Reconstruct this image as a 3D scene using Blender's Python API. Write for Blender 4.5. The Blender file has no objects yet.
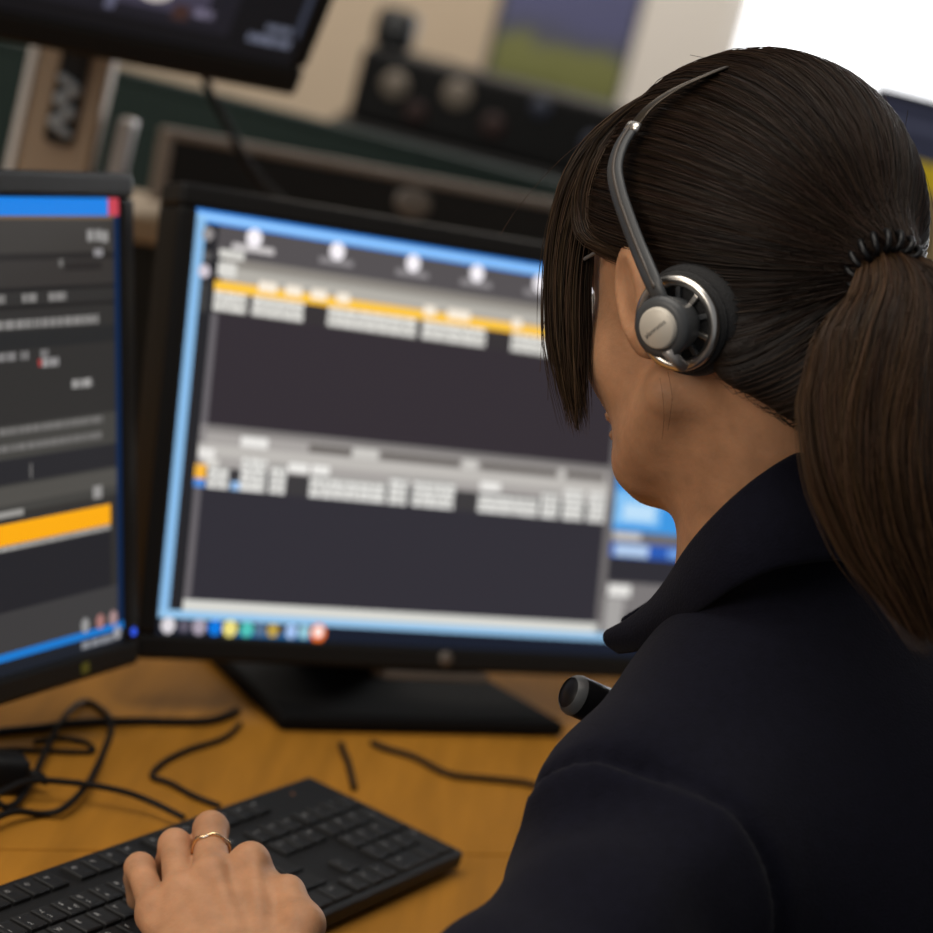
import bpy, bmesh, math, random
import numpy as np
from mathutils import Vector, Matrix

random.seed(7)
rng = np.random.default_rng(7)
SC = bpy.context.scene
COL = SC.collection

# ------------------------------------------------------------------ camera
CAM_H, PITCH, ROLL, FPX = .6264, .2006, .2528, 2548.9
_x = np.array([1., 0, 0]); VF = np.array([0, math.cos(PITCH), -math.sin(PITCH)])
_u = np.array([0, math.sin(PITCH), math.cos(PITCH)])
VX = math.cos(ROLL) * _x + math.sin(ROLL) * _u
VU = -math.sin(ROLL) * _x + math.cos(ROLL) * _u
cd = bpy.data.cameras.new('camera'); cam = bpy.data.objects.new('camera', cd); COL.objects.link(cam)
cam.matrix_world = Matrix(((VX[0], VU[0], -VF[0], 0), (VX[1], VU[1], -VF[1], 0), (VX[2], VU[2], -VF[2], CAM_H), (0, 0, 0, 1)))
cd.sensor_width = 36; cd.lens = 36 * FPX / 933; cd.clip_start = .05; cd.clip_end = 60
cd.dof.use_dof = True; cd.dof.focus_distance = 1.40; cd.dof.aperture_fstop = 5.4
SC.camera = cam

def un(px, py, d):            # a measured point of the photograph at distance d -> metres
    return np.array([0, 0, CAM_H]) + d * (VF + VX * (px - 466.5) / FPX - VU * (py - 466.5) / FPX)
def dk(px, py, z=0.):         # the same on the horizontal plane z
    a = un(px, py, 1) - [0, 0, CAM_H]; t = (z - CAM_H) / a[2]
    return np.array([0, 0, CAM_H]) + a * t

# ------------------------------------------------------------------ world, lights, exposure
SC.view_settings.view_transform = 'Standard'; SC.view_settings.look = 'None'
SC.view_settings.exposure = 0.0; SC.view_settings.gamma = 1.0; SC.view_settings.use_curve_mapping = False
w = bpy.data.worlds.new('daylight'); SC.world = w; w.use_nodes = True
w.node_tree.nodes['Background'].inputs[0].default_value = (.93, .96, 1., 1)
w.node_tree.nodes['Background'].inputs[1].default_value = .20
def area(name, loc, target, sx, sy, power, col=(1, 1, 1)):
    l = bpy.data.lights.new(name, 'AREA'); l.shape = 'RECTANGLE'; l.size = sx; l.size_y = sy; l.energy = power; l.color = col
    o = bpy.data.objects.new(name, l); COL.objects.link(o); o.location = loc
    o.rotation_euler = (Vector(target) - Vector(loc)).to_track_quat('-Z', 'Y').to_euler(); return o
area('window_daylight', (1.45, 5.85, .95), (.2, 1.4, .3), 1.9, 1.2, 80, (.95, .97, 1.))
area('ceiling_light_desk', (-.55, 1.25, 1.9), (-.3, 1.45, 0), 1.6, 1.2, 22, (1., .93, .83))
area('fill_light_behind', (-1.7, -.3, 1.1), (.15, 1.4, .35), 1.3, 1.0, 24, (1., .90, .78))  # added unseen fill from behind left, kept low to brighten neck under hair
area('ceiling_light_back', (-.4, 4.7, 1.9), (-.4, 5.2, .2), 2.4, .6, 46, (1., .92, .82))

# ------------------------------------------------------------------ materials
def nodemat(name):
    m = bpy.data.materials.new(name); m.use_nodes = True
    return m, m.node_tree.nodes, m.node_tree.links, m.node_tree.nodes['Principled BSDF']
def mat(name, col, rough=.5, metal=0., noise=0., nscale=20., bump=0., bscale=200., spec=.5, sheen=0., stretch=None, coat=0., sss=0.):
    m, N, K, b = nodemat(name)
    b.inputs['Base Color'].default_value = (*col, 1); b.inputs['Roughness'].default_value = rough
    b.inputs['Metallic'].default_value = metal; b.inputs['Specular IOR Level'].default_value = spec
    b.inputs['Sheen Weight'].default_value = sheen; b.inputs['Coat Weight'].default_value = coat
    if sheen: b.inputs['Sheen Roughness'].default_value = .5
    if sss:
        b.inputs['Subsurface Weight'].default_value = sss; b.inputs['Subsurface Radius'].default_value = (1, .35, .2); b.inputs['Subsurface Scale'].default_value = .004
    tc = N.new('ShaderNodeTexCoord'); src = tc.outputs['Object']
    if stretch:
        mp = N.new('ShaderNodeMapping'); mp.inputs['Scale'].default_value = stretch[:3]
        if len(stretch) > 3: mp.inputs['Rotation'].default_value = (0, 0, stretch[3])
        K.new(src, mp.inputs['Vector']); src = mp.outputs['Vector']
    if noise:
        n = N.new('ShaderNodeTexNoise'); n.inputs['Scale'].default_value = nscale; n.inputs['Detail'].default_value = 5
        r = N.new('ShaderNodeValToRGB'); r.color_ramp.elements[0].position = .3; r.color_ramp.elements[1].position = .72
        r.color_ramp.elements[0].color = (*[c * (1 - noise) for c in col], 1); r.color_ramp.elements[1].color = (*[min(1, c * (1 + noise)) for c in col], 1)
        K.new(src, n.inputs['Vector']); K.new(n.outputs['Fac'], r.inputs['Fac']); K.new(r.outputs['Color'], b.inputs['Base Color'])
    if bump:
        n = N.new('ShaderNodeTexNoise'); n.inputs['Scale'].default_value = bscale; n.inputs['Detail'].default_value = 3
        bp = N.new('ShaderNodeBump'); bp.inputs['Strength'].default_value = bump; bp.inputs['Distance'].default_value = .002
        K.new(src, n.inputs['Vector']); K.new(n.outputs['Fac'], bp.inputs['Height']); K.new(bp.outputs['Normal'], b.inputs['Normal'])
    return m
def emis(name, col, s=1.):
    m, N, K, b = nodemat(name)
    b.inputs['Base Color'].default_value = (.01, .01, .01, 1); b.inputs['Emission Color'].default_value = (*col, 1); b.inputs['Emission Strength'].default_value = s
    return m
def attrmat(name, emit=0., rough=.3, attr='tone', tint=(1, 1, 1)):
    m, N, K, b = nodemat(name)
    a = N.new('ShaderNodeAttribute'); a.attribute_name = attr
    if emit:
        b.inputs['Base Color'].default_value = (.010, .010, .012, 1); b.inputs['Roughness'].default_value = .55; b.inputs['Specular IOR Level'].default_value = .15
        K.new(a.outputs['Color'], b.inputs['Emission Color']); b.inputs['Emission Strength'].default_value = emit
    else:
        K.new(a.outputs['Color'], b.inputs['Base Color']); b.inputs['Roughness'].default_value = rough
    return m
def lin(c): return tuple(((v / 255) / 12.92 if v <= 10 else ((v / 255 + .055) / 1.055) ** 2.4) for v in c)

M = {}
M['black'] = mat('black_plastic', (.009, .009, .0095), .5, bump=.15, bscale=900, spec=.22)
M['bezel'] = mat('bezel_plastic', (.010, .0095, .0095), .45, bump=.08, bscale=1200, spec=.25)
M['screenblack'] = mat('dark_glass', (.008, .008, .01), .25)
M['wood'] = mat('beech_worktop', (.44, .190, .022), .58, spec=.10, noise=.16, nscale=6, bump=.05, bscale=40, stretch=(9, 1, 1, .4))
M['silver'] = mat('silver_plastic', (.36, .34, .33), .36, metal=.5)
M['steel'] = mat('brushed_steel', (.80, .76, .71), .28, metal=1.)
M['grey'] = mat('dark_grey_plastic', (.055, .058, .062), .42)
M['foam'] = mat('ear_foam', (.008, .008, .009), .8, bump=.4, bscale=900, sheen=.1)
M['cap'] = mat('pearl_cap', (.60, .55, .47), .4, metal=.1)
M['cable'] = mat('cable_rubber', (.009, .0075, .007), .6, spec=.2)
M['key'] = mat('key_plastic', (.009, .009, .0095), .5, bump=.12, bscale=1500, spec=.28)
M['legend'] = mat('key_legend', (.42, .42, .42), .6)
M['skin'] = mat('skin', (.49, .252, .134), .56, noise=.16, nscale=60, bump=.16, bscale=420, spec=.3, sss=.25)
M['nail'] = mat('nail', (.60, .30, .22), .28)
M['gold'] = mat('gold', (.88, .60, .34), .24, metal=1.)
M['navy'] = mat('navy_fleece', (.0052, .0052, .0112), .9, noise=.14, nscale=160, bump=.35, bscale=700, sheen=.035, spec=.1)
M['trouser'] = mat('trouser', (.010, .010, .013), .9)
M['shoe'] = mat('shoe_leather', (.01, .01, .01), .4)
M['tie'] = mat('elastic', (.005, .005, .006), .38, spec=.3)
M['plasterwall'] = mat('painted_wall', (.52, .42, .31), .8, noise=.04, nscale=3)
M['white'] = mat('white_paint', (.66, .62, .57), .6)
M['green'] = mat('green_fabric', (.018, .034, .030), .95, noise=.2, nscale=120, bump=.3, bscale=500)
M['trim'] = mat('beige_trim', (.38, .28, .18), .5, noise=.08, nscale=30)
M['carpet'] = mat('carpet', (.05, .05, .055), .95, noise=.3, nscale=300)
M['brown'] = mat('brown_post', (.30, .225, .155), .45, metal=.1)
M['frame'] = mat('rear_rim', (.24, .20, .17), .45, metal=.2)
M['emblem'] = mat('emblem_grey', (.16, .135, .115), .4, metal=.2)
M['glass'] = None

# ------------------------------------------------------------------ helpers
def link(name, me, m=None, parent=None, smooth=False):
    o = bpy.data.objects.new(name, me); COL.objects.link(o)
    if m is not None:
        for mm in (m if isinstance(m, (list, tuple)) else [m]): me.materials.append(mm)
    if parent: o.parent = parent
    if smooth: me.polygons.foreach_set('use_smooth', np.ones(len(me.polygons), bool))
    return o
def thing(name, label, cat, loc=(0, 0, 0), rotz=0., group=None):
    o = bpy.data.objects.new(name, None); COL.objects.link(o); o.empty_display_size = .05
    o.location = loc; o.rotation_euler = (0, 0, rotz); tag(o, label, cat, group); return o
def tag(o, label, cat, group=None):
    o['label'] = label; o['category'] = cat
    if group: o['group'] = group
    return o
def struct(o): o['kind'] = 'structure'; return o
def mesh_np(name, V, Fq):
    me = bpy.data.meshes.new(name); V = np.asarray(V, np.float32); Fq = np.asarray(Fq, np.int32)
    k = Fq.shape[1]
    me.vertices.add(len(V)); me.vertices.foreach_set('co', V.ravel())
    me.loops.add(Fq.size); me.loops.foreach_set('vertex_index', Fq.ravel())
    me.polygons.add(len(Fq)); me.polygons.foreach_set('loop_start', np.arange(0, Fq.size, k, dtype=np.int32))
    me.polygons.foreach_set('loop_total', np.full(len(Fq), k, np.int32))
    me.update(calc_edges=True); me.validate(); return me
class MB:
    def __init__(s): s.bm = bmesh.new()
    def box(s, lo, hi, bev=0., seg=2, mat=None, mi=0):
        lo = Vector(lo); hi = Vector(hi); c = (lo + hi) / 2; d = hi - lo
        r = bmesh.ops.create_cube(s.bm, size=1.)
        bmesh.ops.scale(s.bm, vec=d, verts=r['verts']); bmesh.ops.translate(s.bm, vec=c, verts=r['verts'])
        vs = r['verts']
        if bev:
            ed = list({e for v in vs for e in v.link_edges})
            rr = bmesh.ops.bevel(s.bm, geom=ed, offset=bev, segments=seg, profile=.5, affect='EDGES'); vs = list({v for f in rr['faces'] for v in f.verts} | set(v for v in vs if v.is_valid))
        if mat is not None: bmesh.ops.transform(s.bm, matrix=mat, verts=[v for v in vs if v.is_valid])
        for v in vs:
            if v.is_valid:
                for f in v.link_faces: f.material_index = mi
        return s
    def poly(s, pts, z0, z1, bev=0.):
        a = [s.bm.verts.new((p[0], p[1], z0)) for p in pts]; b = [s.bm.verts.new((p[0], p[1], z1)) for p in pts]
        n = len(pts); fs = [s.bm.faces.new(a[::-1]), s.bm.faces.new(b)]
        for i in range(n): fs.append(s.bm.faces.new((a[i], a[(i + 1) % n], b[(i + 1) % n], b[i])))
        bmesh.ops.recalc_face_normals(s.bm, faces=fs)
        if bev: bmesh.ops.bevel(s.bm, geom=list({e for f in fs for e in f.edges}), offset=bev, segments=2, profile=.5, affect='EDGES')
        return s
    def tube(s, pts, r, sides=8, closed=False, flat=None, ref=None, mi=0):
        P = [Vector(p) for p in pts]; n = len(P); rs = r if hasattr(r, '__len__') else [r] * n
        rings = []; up = Vector(ref) if ref is not None else None
        for i in range(n):
            t = (P[(i + 1) % n] - P[i - 1]) if closed else (P[min(i + 1, n - 1)] - P[max(i - 1, 0)]); t.normalize()
            if up is None: up = t.orthogonal()
            a = up - t * up.dot(t)
            if a.length < 1e-6: a = t.orthogonal()
            a.normalize(); 
            if ref is None: up = a
            b = t.cross(a); k = flat if flat else 1.
            rings.append([s.bm.verts.new(P[i] + (a * math.cos(2 * math.pi * j / sides) + b * (k * math.sin(2 * math.pi * j / sides))) * rs[i]) for j in range(sides)])
        for i in range(n if closed else n - 1):
            A, B = rings[i], rings[(i + 1) % n]
            for j in range(sides):
                f = s.bm.faces.new((A[j], A[(j + 1) % sides], B[(j + 1) % sides], B[j])); f.smooth = True; f.material_index = mi
        if not closed: s.bm.faces.new(rings[0][::-1]).material_index = mi; s.bm.faces.new(rings[-1]).material_index = mi
        return s
    def lathe(s, prof, M4=None, seg=40, mi=0):
        rings = []
        for (r, z) in prof:
            rings.append([s.bm.verts.new((r * math.cos(2 * math.pi * j / seg), r * math.sin(2 * math.pi * j / seg), z)) for j in range(seg)] if r > 1e-7 else [s.bm.verts.new((0, 0, z))])
        for A, B in zip(rings[:-1], rings[1:]):
            for j in range(seg):
                k = (j + 1) % seg
                if len(A) == 1 and len(B) == 1: continue
                if len(A) == 1: f = s.bm.faces.new((A[0], B[k], B[j]))
                elif len(B) == 1: f = s.bm.faces.new((A[j], A[k], B[0]))
                else: f = s.bm.faces.new((A[j], A[k], B[k], B[j]))
                f.smooth = True; f.material_index = mi
        if M4 is not None: bmesh.ops.transform(s.bm, matrix=M4, verts=[v for R in rings for v in R])
        return s
    def build(s, name, m, parent=None, smooth=False):
        bmesh.ops.recalc_face_normals(s.bm, faces=s.bm.faces[:])
        me = bpy.data.meshes.new(name); s.bm.to_mesh(me); s.bm.free(); return link(name, me, m, parent, smooth)
def spline(pts, n=10):
    P = [np.array(p, float) for p in pts]; out = []
    for i in range(len(P) - 1):
        p0 = P[max(i - 1, 0)]; p1 = P[i]; p2 = P[i + 1]; p3 = P[min(i + 2, len(P) - 1)]
        for k in range(n):
            t = k / n
            out.append(.5 * ((2 * p1) + (-p0 + p2) * t + (2 * p0 - 5 * p1 + 4 * p2 - p3) * t * t + (-p0 + 3 * p1 - 3 * p2 + p3) * t ** 3))
    out.append(P[-1]); return out
_tx = {}
def textmesh(sx):
    if sx not in _tx:
        c = bpy.data.curves.new('t', 'FONT'); c.body = sx; c.size = 1.; c.align_x = 'CENTER'; c.align_y = 'CENTER'; c.resolution_u = 2
        o = bpy.data.objects.new('t', c); me = bpy.data.meshes.new_from_object(o)
        _tx[sx] = ([tuple(v.co) for v in me.vertices], [tuple(p.vertices) for p in me.polygons])
        bpy.data.objects.remove(o); bpy.data.curves.remove(c); bpy.data.meshes.remove(me)
    return _tx[sx]
def frame_matrix(o, ax, ay, az):
    return Matrix(((ax[0], ay[0], az[0], o[0]), (ax[1], ay[1], az[1], o[1]), (ax[2], ay[2], az[2], o[2]), (0, 0, 0, 1)))
def nrm(v): v = np.array(v, float); return v / np.linalg.norm(v)

# ---- signed distance fields and surface nets for organic forms
def sd_cone(P, a, b, ra, rb):
    a = np.asarray(a, np.float32); b = np.asarray(b, np.float32); ba = b - a
    hh = np.clip(((P - a) @ ba) / float(ba @ ba), 0, 1)
    return np.linalg.norm(P - a - hh[:, None] * ba, axis=1) - (ra + (rb - ra) * hh)
def sd_ell(P, c, r, B=None):
    q = P - np.asarray(c, np.float32)
    if B is not None: q = q @ np.asarray(B, np.float32).T
    r = np.asarray(r, np.float32); k0 = np.linalg.norm(q / r, axis=1); k1 = np.linalg.norm(q / (r * r), axis=1) + 1e-9
    return k0 * (k0 - 1) / k1
def smin(a, b, k):
    hh = np.clip(.5 + .5 * (b - a) / k, 0, 1); return b + (a - b) * hh - k * hh * (1 - hh)
def smax(a, b, k): return -smin(-a, -b, k)
def snet(fn, lo, hi, h):
    lo = np.asarray(lo, np.float32); hi = np.asarray(hi, np.float32)
    n = np.ceil((hi - lo) / h).astype(int) + 1
    xs = [lo[i] + h * np.arange(n[i], dtype=np.float32) for i in range(3)]
    v = np.empty(n, np.float32)
    step = max(1, int(600000 / (n[1] * n[2])))
    for i in range(0, n[0], step):
        g = np.stack(np.meshgrid(xs[0][i:i + step], xs[1], xs[2], indexing='ij'), -1).reshape(-1, 3)
        v[i:i + step] = fn(g).reshape(-1, n[1], n[2])
    s = v < 0
    acc = np.zeros(n - 1, np.int8)
    for dx in (0, 1):
        for dy in (0, 1):
            for dz in (0, 1): acc += s[dx:n[0] - 1 + dx, dy:n[1] - 1 + dy, dz:n[2] - 1 + dz]
    ci = np.argwhere((acc > 0) & (acc < 8)); idx = np.full(n - 1, -1, np.int64); idx[ci[:, 0], ci[:, 1], ci[:, 2]] = np.arange(len(ci))
    off = np.array([[a, b, c] for a in (0, 1) for b in (0, 1) for c in (0, 1)])
    cv = np.stack([v[ci[:, 0] + o[0], ci[:, 1] + o[1], ci[:, 2] + o[2]] for o in off], 1)
    pos = np.zeros((len(ci), 3)); cnt = np.zeros(len(ci))
    for a in range(8):
        for b in range(a + 1, 8):
            if np.abs(off[a] - off[b]).sum() == 1:
                mk = (cv[:, a] < 0) != (cv[:, b] < 0); t = np.where(mk, cv[:, a] / np.where(mk, cv[:, a] - cv[:, b], 1), 0)
                pos += np.where(mk[:, None], off[a] + t[:, None] * (off[b] - off[a]), 0); cnt += mk
    V = lo + h * (ci + pos / cnt[:, None])
    faces = []
    for ax in range(3):
        o1, o2 = [(1, 2), (2, 0), (0, 1)][ax]
        sl0 = [slice(1, -1)] * 3; sl1 = [slice(1, -1)] * 3; sl0[ax] = slice(0, -1); sl1[ax] = slice(1, None)
        e = s[tuple(sl0)] != s[tuple(sl1)]; ii = np.argwhere(e); base = ii + 1; base[:, ax] = ii[:, ax]
        neg = s[base[:, 0], base[:, 1], base[:, 2]]
        q = []
        for d1, d2 in ((-1, -1), (0, -1), (0, 0), (-1, 0)):
            c = base.copy(); c[:, o1] += d1; c[:, o2] += d2; q.append(idx[c[:, 0], c[:, 1], c[:, 2]])
        q = np.stack(q, 1); q[~neg] = q[~neg][:, ::-1]; faces.append(q)
    Fq = np.concatenate(faces); Fq = Fq[(Fq >= 0).all(1)]
    return V, Fq
def join(parts):
    V = []; Fq = []; k = 0
    for v, f in parts: V.append(v); Fq.append(f + k); k += len(v)
    return np.concatenate(V), np.concatenate(Fq)
def strands_mesh(name, P, r, tones, m, parent):
    # P (S,n,3) world points, r (S,n) radii -> one mesh of three-sided hairs
    S, n, _ = P.shape
    T = np.gradient(P, axis=1); T /= np.linalg.norm(T, axis=2, keepdims=True) + 1e-9
    ref = np.array([.31, .52, .79]); A = np.cross(T, ref); A /= np.linalg.norm(A, axis=2, keepdims=True) + 1e-9; B = np.cross(T, A)
    V = np.stack([P + (A * math.cos(2 * math.pi * j / 3) + B * math.sin(2 * math.pi * j / 3)) * r[..., None] for j in range(3)], 2)
    i = np.arange(S)[:, None, None] * n * 3 + np.arange(n - 1)[None, :, None] * 3
    j = np.arange(3)[None, None, :]; k = (j + 1) % 3
    Fq = np.stack([i + j, i + k, i + 3 + k, i + 3 + j], -1).reshape(-1, 4)
    me = mesh_np(name, V.reshape(-1, 3), Fq)
    at = me.color_attributes.new('tone', 'FLOAT_COLOR', 'POINT')
    c = np.ones((S, n * 3, 4), np.float32); c[..., :3] = tones[:, None, :]
    at.data.foreach_set('color', c.ravel())
    return link(name, me, m, parent, True)


# ------------------------------------------------------------------ the room
FZ = -.74
struct(MB().box((-3, -1.2, FZ - .05), (4, 6.12, FZ)).build('floor', M['carpet']))
WX0, WX1, WZ0, WZ1 = .335, 2.35, .22, 1.55
wb = MB().box((-3, 6, FZ), (WX0, 6.12, 2.0)).box((WX1, 6, FZ), (4, 6.12, 2.0)).box((WX0, 6, FZ), (WX1, 6.12, WZ0)).box((WX0, 6, WZ1), (WX1, 6.12, 2.0))
struct(wb.build('wall_back', M['plasterwall']))
struct(MB().box((-3.12, -1.2, FZ), (-3, 6.12, 2.0)).build('wall_left', M['plasterwall']))
struct(MB().box((4, -1.2, FZ), (4.12, 6.12, 2.0)).build('wall_right', M['plasterwall']))
struct(MB().box((.13, 5.94, FZ), (WX0 - .001, 5.999, 2.0), .004).build('trim_1', M['white']))
win = struct(MB().box((WX0, 6.0, WZ0), (WX0 + .03, 6.06, WZ1), .004).box((WX1 - .03, 6.0, WZ0), (WX1, 6.06, WZ1), .004)
             .box((WX0 + .03, 6.0, WZ0), (WX1 - .03, 6.06, WZ0 + .03), .004).box((WX0 + .03, 6.0, WZ1 - .03), (WX1 - .03, 6.06, WZ1), .004)
             .box((1.33, 6.0, WZ0 + .03), (1.37, 6.06, WZ1 - .03), .004).build('window_1', M['white']))
sky = emis('overcast_daylight_pane', (.97, .98, 1.), 2.2)
for xa, xb in ((WX0 + .03, 1.33), (1.37, WX1 - .03)):
    MB().box((xa, 6.022, WZ0 + .03), (xb, 6.03, WZ1 - .03)).build('pane', sky, win)

# poster of a landscape on the back wall
pt = thing('landscape_poster', 'framed landscape poster with violet sky over green fields on back wall', 'poster', (-.03, 5.995, .29))
MB().box((-.165, -.012, 0), (.165, 0, .5), .004).build('frame', M['grey'], pt)
pm, N, K, b = nodemat('landscape_print')
tc = N.new('ShaderNodeTexCoord'); sp = N.new('ShaderNodeSeparateXYZ'); nz = N.new('ShaderNodeTexNoise'); nz.inputs['Scale'].default_value = 14
ad = N.new('ShaderNodeMath'); ad.operation = 'MULTIPLY_ADD'; ad.inputs[1].default_value = .10
rp = N.new('ShaderNodeValToRGB'); cr = rp.color_ramp
cr.elements[0].position = .055; cr.elements[0].color = (.035, .04, .02, 1); cr.elements[1].position = .25; cr.elements[1].color = (.085, .09, .19, 1)
for p_, c_ in ((.105, (.15, .16, .05, 1)), (.175, (.17, .18, .06, 1)), (.205, (.075, .08, .11, 1))):
    e_ = cr.elements.new(p_); e_.color = c_
K.new(tc.outputs['Object'], sp.inputs[0]); K.new(tc.outputs['Object'], nz.inputs['Vector']); K.new(nz.outputs['Fac'], ad.inputs[0]); K.new(sp.outputs['Z'], ad.inputs[2])
K.new(ad.outputs[0], rp.inputs['Fac']); K.new(rp.outputs['Color'], b.inputs['Base Color']); b.inputs['Roughness'].default_value = .4
MB().box((-.15, -.015, .015), (.15, -.0122, .485)).build('print', pm, pt)

# green divider screen
ds = thing('divider_screen', 'dark green fabric desk divider screen behind the monitors', 'divider', (0, 3.2, FZ))
MB().box((-1.6, 0, .12), (.75, .035, -FZ + .345), .006).build('panel', M['green'], ds)
MB().box((-1.6, -.002, -FZ + .345), (.75, .037, -FZ + .356), .003).build('top_rail', M['green'], ds)
for x in (-1.4, -.4, .6): MB().box((x - .03, -.15, 0), (x + .03, .185, .119), .006).build('foot', M['grey'], ds)

# cabinet with a dark console behind the divider
cb = thing('sideboard', 'low dark sideboard carrying the black console', 'cabinet', (-.15, 4.25, FZ))
MB().box((-.20, -.02, 0), (.75, .42, -FZ + .26), .006).build('body', M['bezel'], cb)
MB().box((-.21, -.04, -FZ + .26), (.77, .44, -FZ + .28), .004).build('top', M['bezel'], cb)
for x in (-.19, .25): MB().box((x, -.035, .06), (x + .43, -.021, -FZ + .24), .004).build('door', M['bezel'], cb)
cs = thing('equipment_console', 'long black equipment console with pale round dials below landscape poster', 'console', (-.14, 4.28, .28))
MB().box((-.20, 0, 0), (.26, .2, .125), .012).build('housing', M['black'], cs)
M['dial'] = mat('dial_face', (.30, .25, .20), .5); M['dial2'] = mat('dial_face_blue', (.05, .06, .10), .5); M['dial3'] = mat('dial_red', (.05, .022, .02), .5)
RX = Matrix.Rotation(math.radians(90), 4, 'X')
for x, z, r, k in ((-.135, .074, .022, 'dial'), (-.03, .085, .024, 'dial'), (.11, .098, .016, 'dial2'), (-.09, .04, .018, 'dial3'), (.21, .06, .02, 'dial2'), (.04, .05, .02, 'dial3')):
    MB().lathe([(0, .012), (r * .8, .012), (r, .008), (r, 0)], Matrix.Translation((x, 0, z)) @ RX, 24).build('dial', M[k], cs)
bs = thing('desk_speaker', 'rounded black speaker standing on the equipment console', 'speaker', (-.30, 4.36, .405))
MB().box((-.035, -.035, 0), (.035, .035, .07), .018, 4).build('body', M['bezel'], bs, True)
MB().lathe([(0, .004), (.022, .003), (.024, 0)], Matrix.Translation((0, -.036, .035)) @ RX, 24).build('grille', M['grey'], bs)

# ------------------------------------------------------------------ desk
KB = np.array([-.0544, 1.7493]); KA = np.array([math.cos(1.1365), math.sin(1.1365)]); KN = np.array([KA[1], -KA[0]])
desk = thing('desk', 'orange beech worktop desk under the keyboard and monitors', 'desk', (-.1, 1.9, FZ))
def dl(p): return (p[0] + .1, p[1] - 1.9)
s0 = np.array([-.2264, 1.5265]); sd = nrm(np.array([-.1745, 1.5627]) - s0)      # seam between two worktop panels
sn = np.array([-sd[1], sd[0]])
FE = .225                                                                       # front edge beyond the keyboard's rear edge
def kp(al, fr): return KB + KA * al + KN * fr
f1 = kp(.62, FE); f0 = kp(-.33, FE)
g0 = np.array([-.62, 1.13])
def onseam(t, o): return s0 + sd * t + sn * o
pa = [onseam(-.75, .0008), onseam(.09, .0008), onseam(.09, .0008) + np.array([0, 0]), ]
# rear panel (behind the seam) and front panel
tA = [onseam(-.80, .0007), onseam(.50, .0007), kp(.62, FE - .02), (0.55, 2.75), (-1.0, 2.75)]
e1 = onseam(.50, -.0007); e0 = onseam(-.80, -.0007)
q = kp(-.02, FE)
tB = [e0, (-.60, 1.02), kp(-.60, FE), q, e1]
def ccw(P):
    A = sum(P[i][0] * P[(i + 1) % len(P)][1] - P[(i + 1) % len(P)][0] * P[i][1] for i in range(len(P))); return P if A > 0 else P[::-1]
for P in (tA, tB): MB().poly(ccw([dl(p) for p in P]), -FZ - .028, -FZ, .0015).build('worktop', M['wood'], desk)
for p in ((-.85, 2.6), (.45, 2.6), (-.66, 1.25), (-.58, 1.08)):
    x, y = dl(p); MB().box((x - .025, y - .025, 0), (x + .025, y + .025, -FZ - .0285), .004).build('leg', M['silver'], desk)

# ------------------------------------------------------------------ monitors
M['basemat'] = mat('stand_plastic', (.006, .006, .0065), .7, spec=.1)
scr = attrmat('screen_image', 1.)
def screen_mesh(name, items, parent):
    V = []; Fc = []; C = []; lay = 0.
    for it in items:
        col = lin(it[5]); z = it[6] if len(it) > 6 else 1
        if it[0] == 'r':
            _, s0_, t0_, s1_, t1_ = it[:5]; n = len(V); y = -.00004 * z
            V += [(s0_, y, t0_), (s0_, y, t1_), (s1_, y, t1_), (s1_, y, t0_)]; Fc.append([n, n + 1, n + 2, n + 3]); C += [col] * 4
        else:
            _, s_, t_, r_, k_ = it[:5]; n = len(V); y = -.00004 * z; ns = 12
            V += [(s_ + r_ * math.cos(2 * math.pi * j / ns), y, t_ + r_ * k_ * math.sin(2 * math.pi * j / ns)) for j in range(ns)]; Fc.append(list(range(n, n + ns))); C += [col] * ns
    me = bpy.data.meshes.new(name); me.from_pydata(V, [], Fc); me.update()
    at = me.color_attributes.new('tone', 'FLOAT_COLOR', 'POINT')
    for i, c in enumerate(C): at.data[i].color = (*c, 1)
    return link(name, me, scr, parent)
def words(items, s0_, s1_, t, hgt, col, z, dens=.75, seed=0):
    r = random.Random(seed + int(s0_ * 1e4) + int(t * 1e4)); s = s0_
    while s < s1_:
        wd = r.uniform(.003, .012); e = min(s + wd, s1_)
        items.append(('r', s, t + hgt / 2, e, t - hgt / 2, col, z)); s = e + r.uniform(.0008, .002)
def circ(items, s, t, r, col, z, k=1.): items.append(('c', s, t, r, k, col, z))

mainui = [('r', -.260, .162, .285, -.162, (30, 29, 33), 1)]
I = mainui
R = lambda s0_, t0_, s1_, t1_, c, z=2: I.append(('r', s0_, t0_, s1_, t1_, c, z))
R(-.260, .162, .285, .1525, (70, 150, 245)); R(-.260, .1595, .285, .1545, (150, 205, 255), 3)          # title bar
R(-.260, .158, -.2505, -.150, (138, 188, 232), 3)                                                     # left border
R(-.2505, .1525, .175, .128, (84, 80, 82)); R(-.2505, .1525, -.239, -.148, (34, 34, 38), 3)            # toolbar, side strip
R(-.2385, .085, -.2325, -.139, (104, 100, 104), 3)
R(-.2325, .1285, .175, .117, (138, 133, 126), 3); R(-.2325, .1215, .175, .114, (178, 174, 166), 4); R(-.2325, .1145, .175, .1075, (178, 174, 166), 4)
R(-.238, .1103, .175, .1022, (255, 190, 40), 5); R(-.238, .1085, .175, .1040, (255, 205, 75), 6)
for a, c in ((-.2067, 0), (-.1295, 1), (-.0557, 2), (.0089, 3), (.0752, 4), (.135, 4)):
    circ(I, a, .1465, .0072, (255, 250, 255), 7); wdt = .019 if c == 0 else .016
    R(a - wdt, .1405, a + wdt, .1355, (205, 200, 200) if c == 0 else (140, 136, 138), 6)
R(-.2365, .1345, -.214, .1275, (214, 212, 206), 6); R(-.2365, .1245, -.220, .1135, (222, 220, 214), 6)
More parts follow.
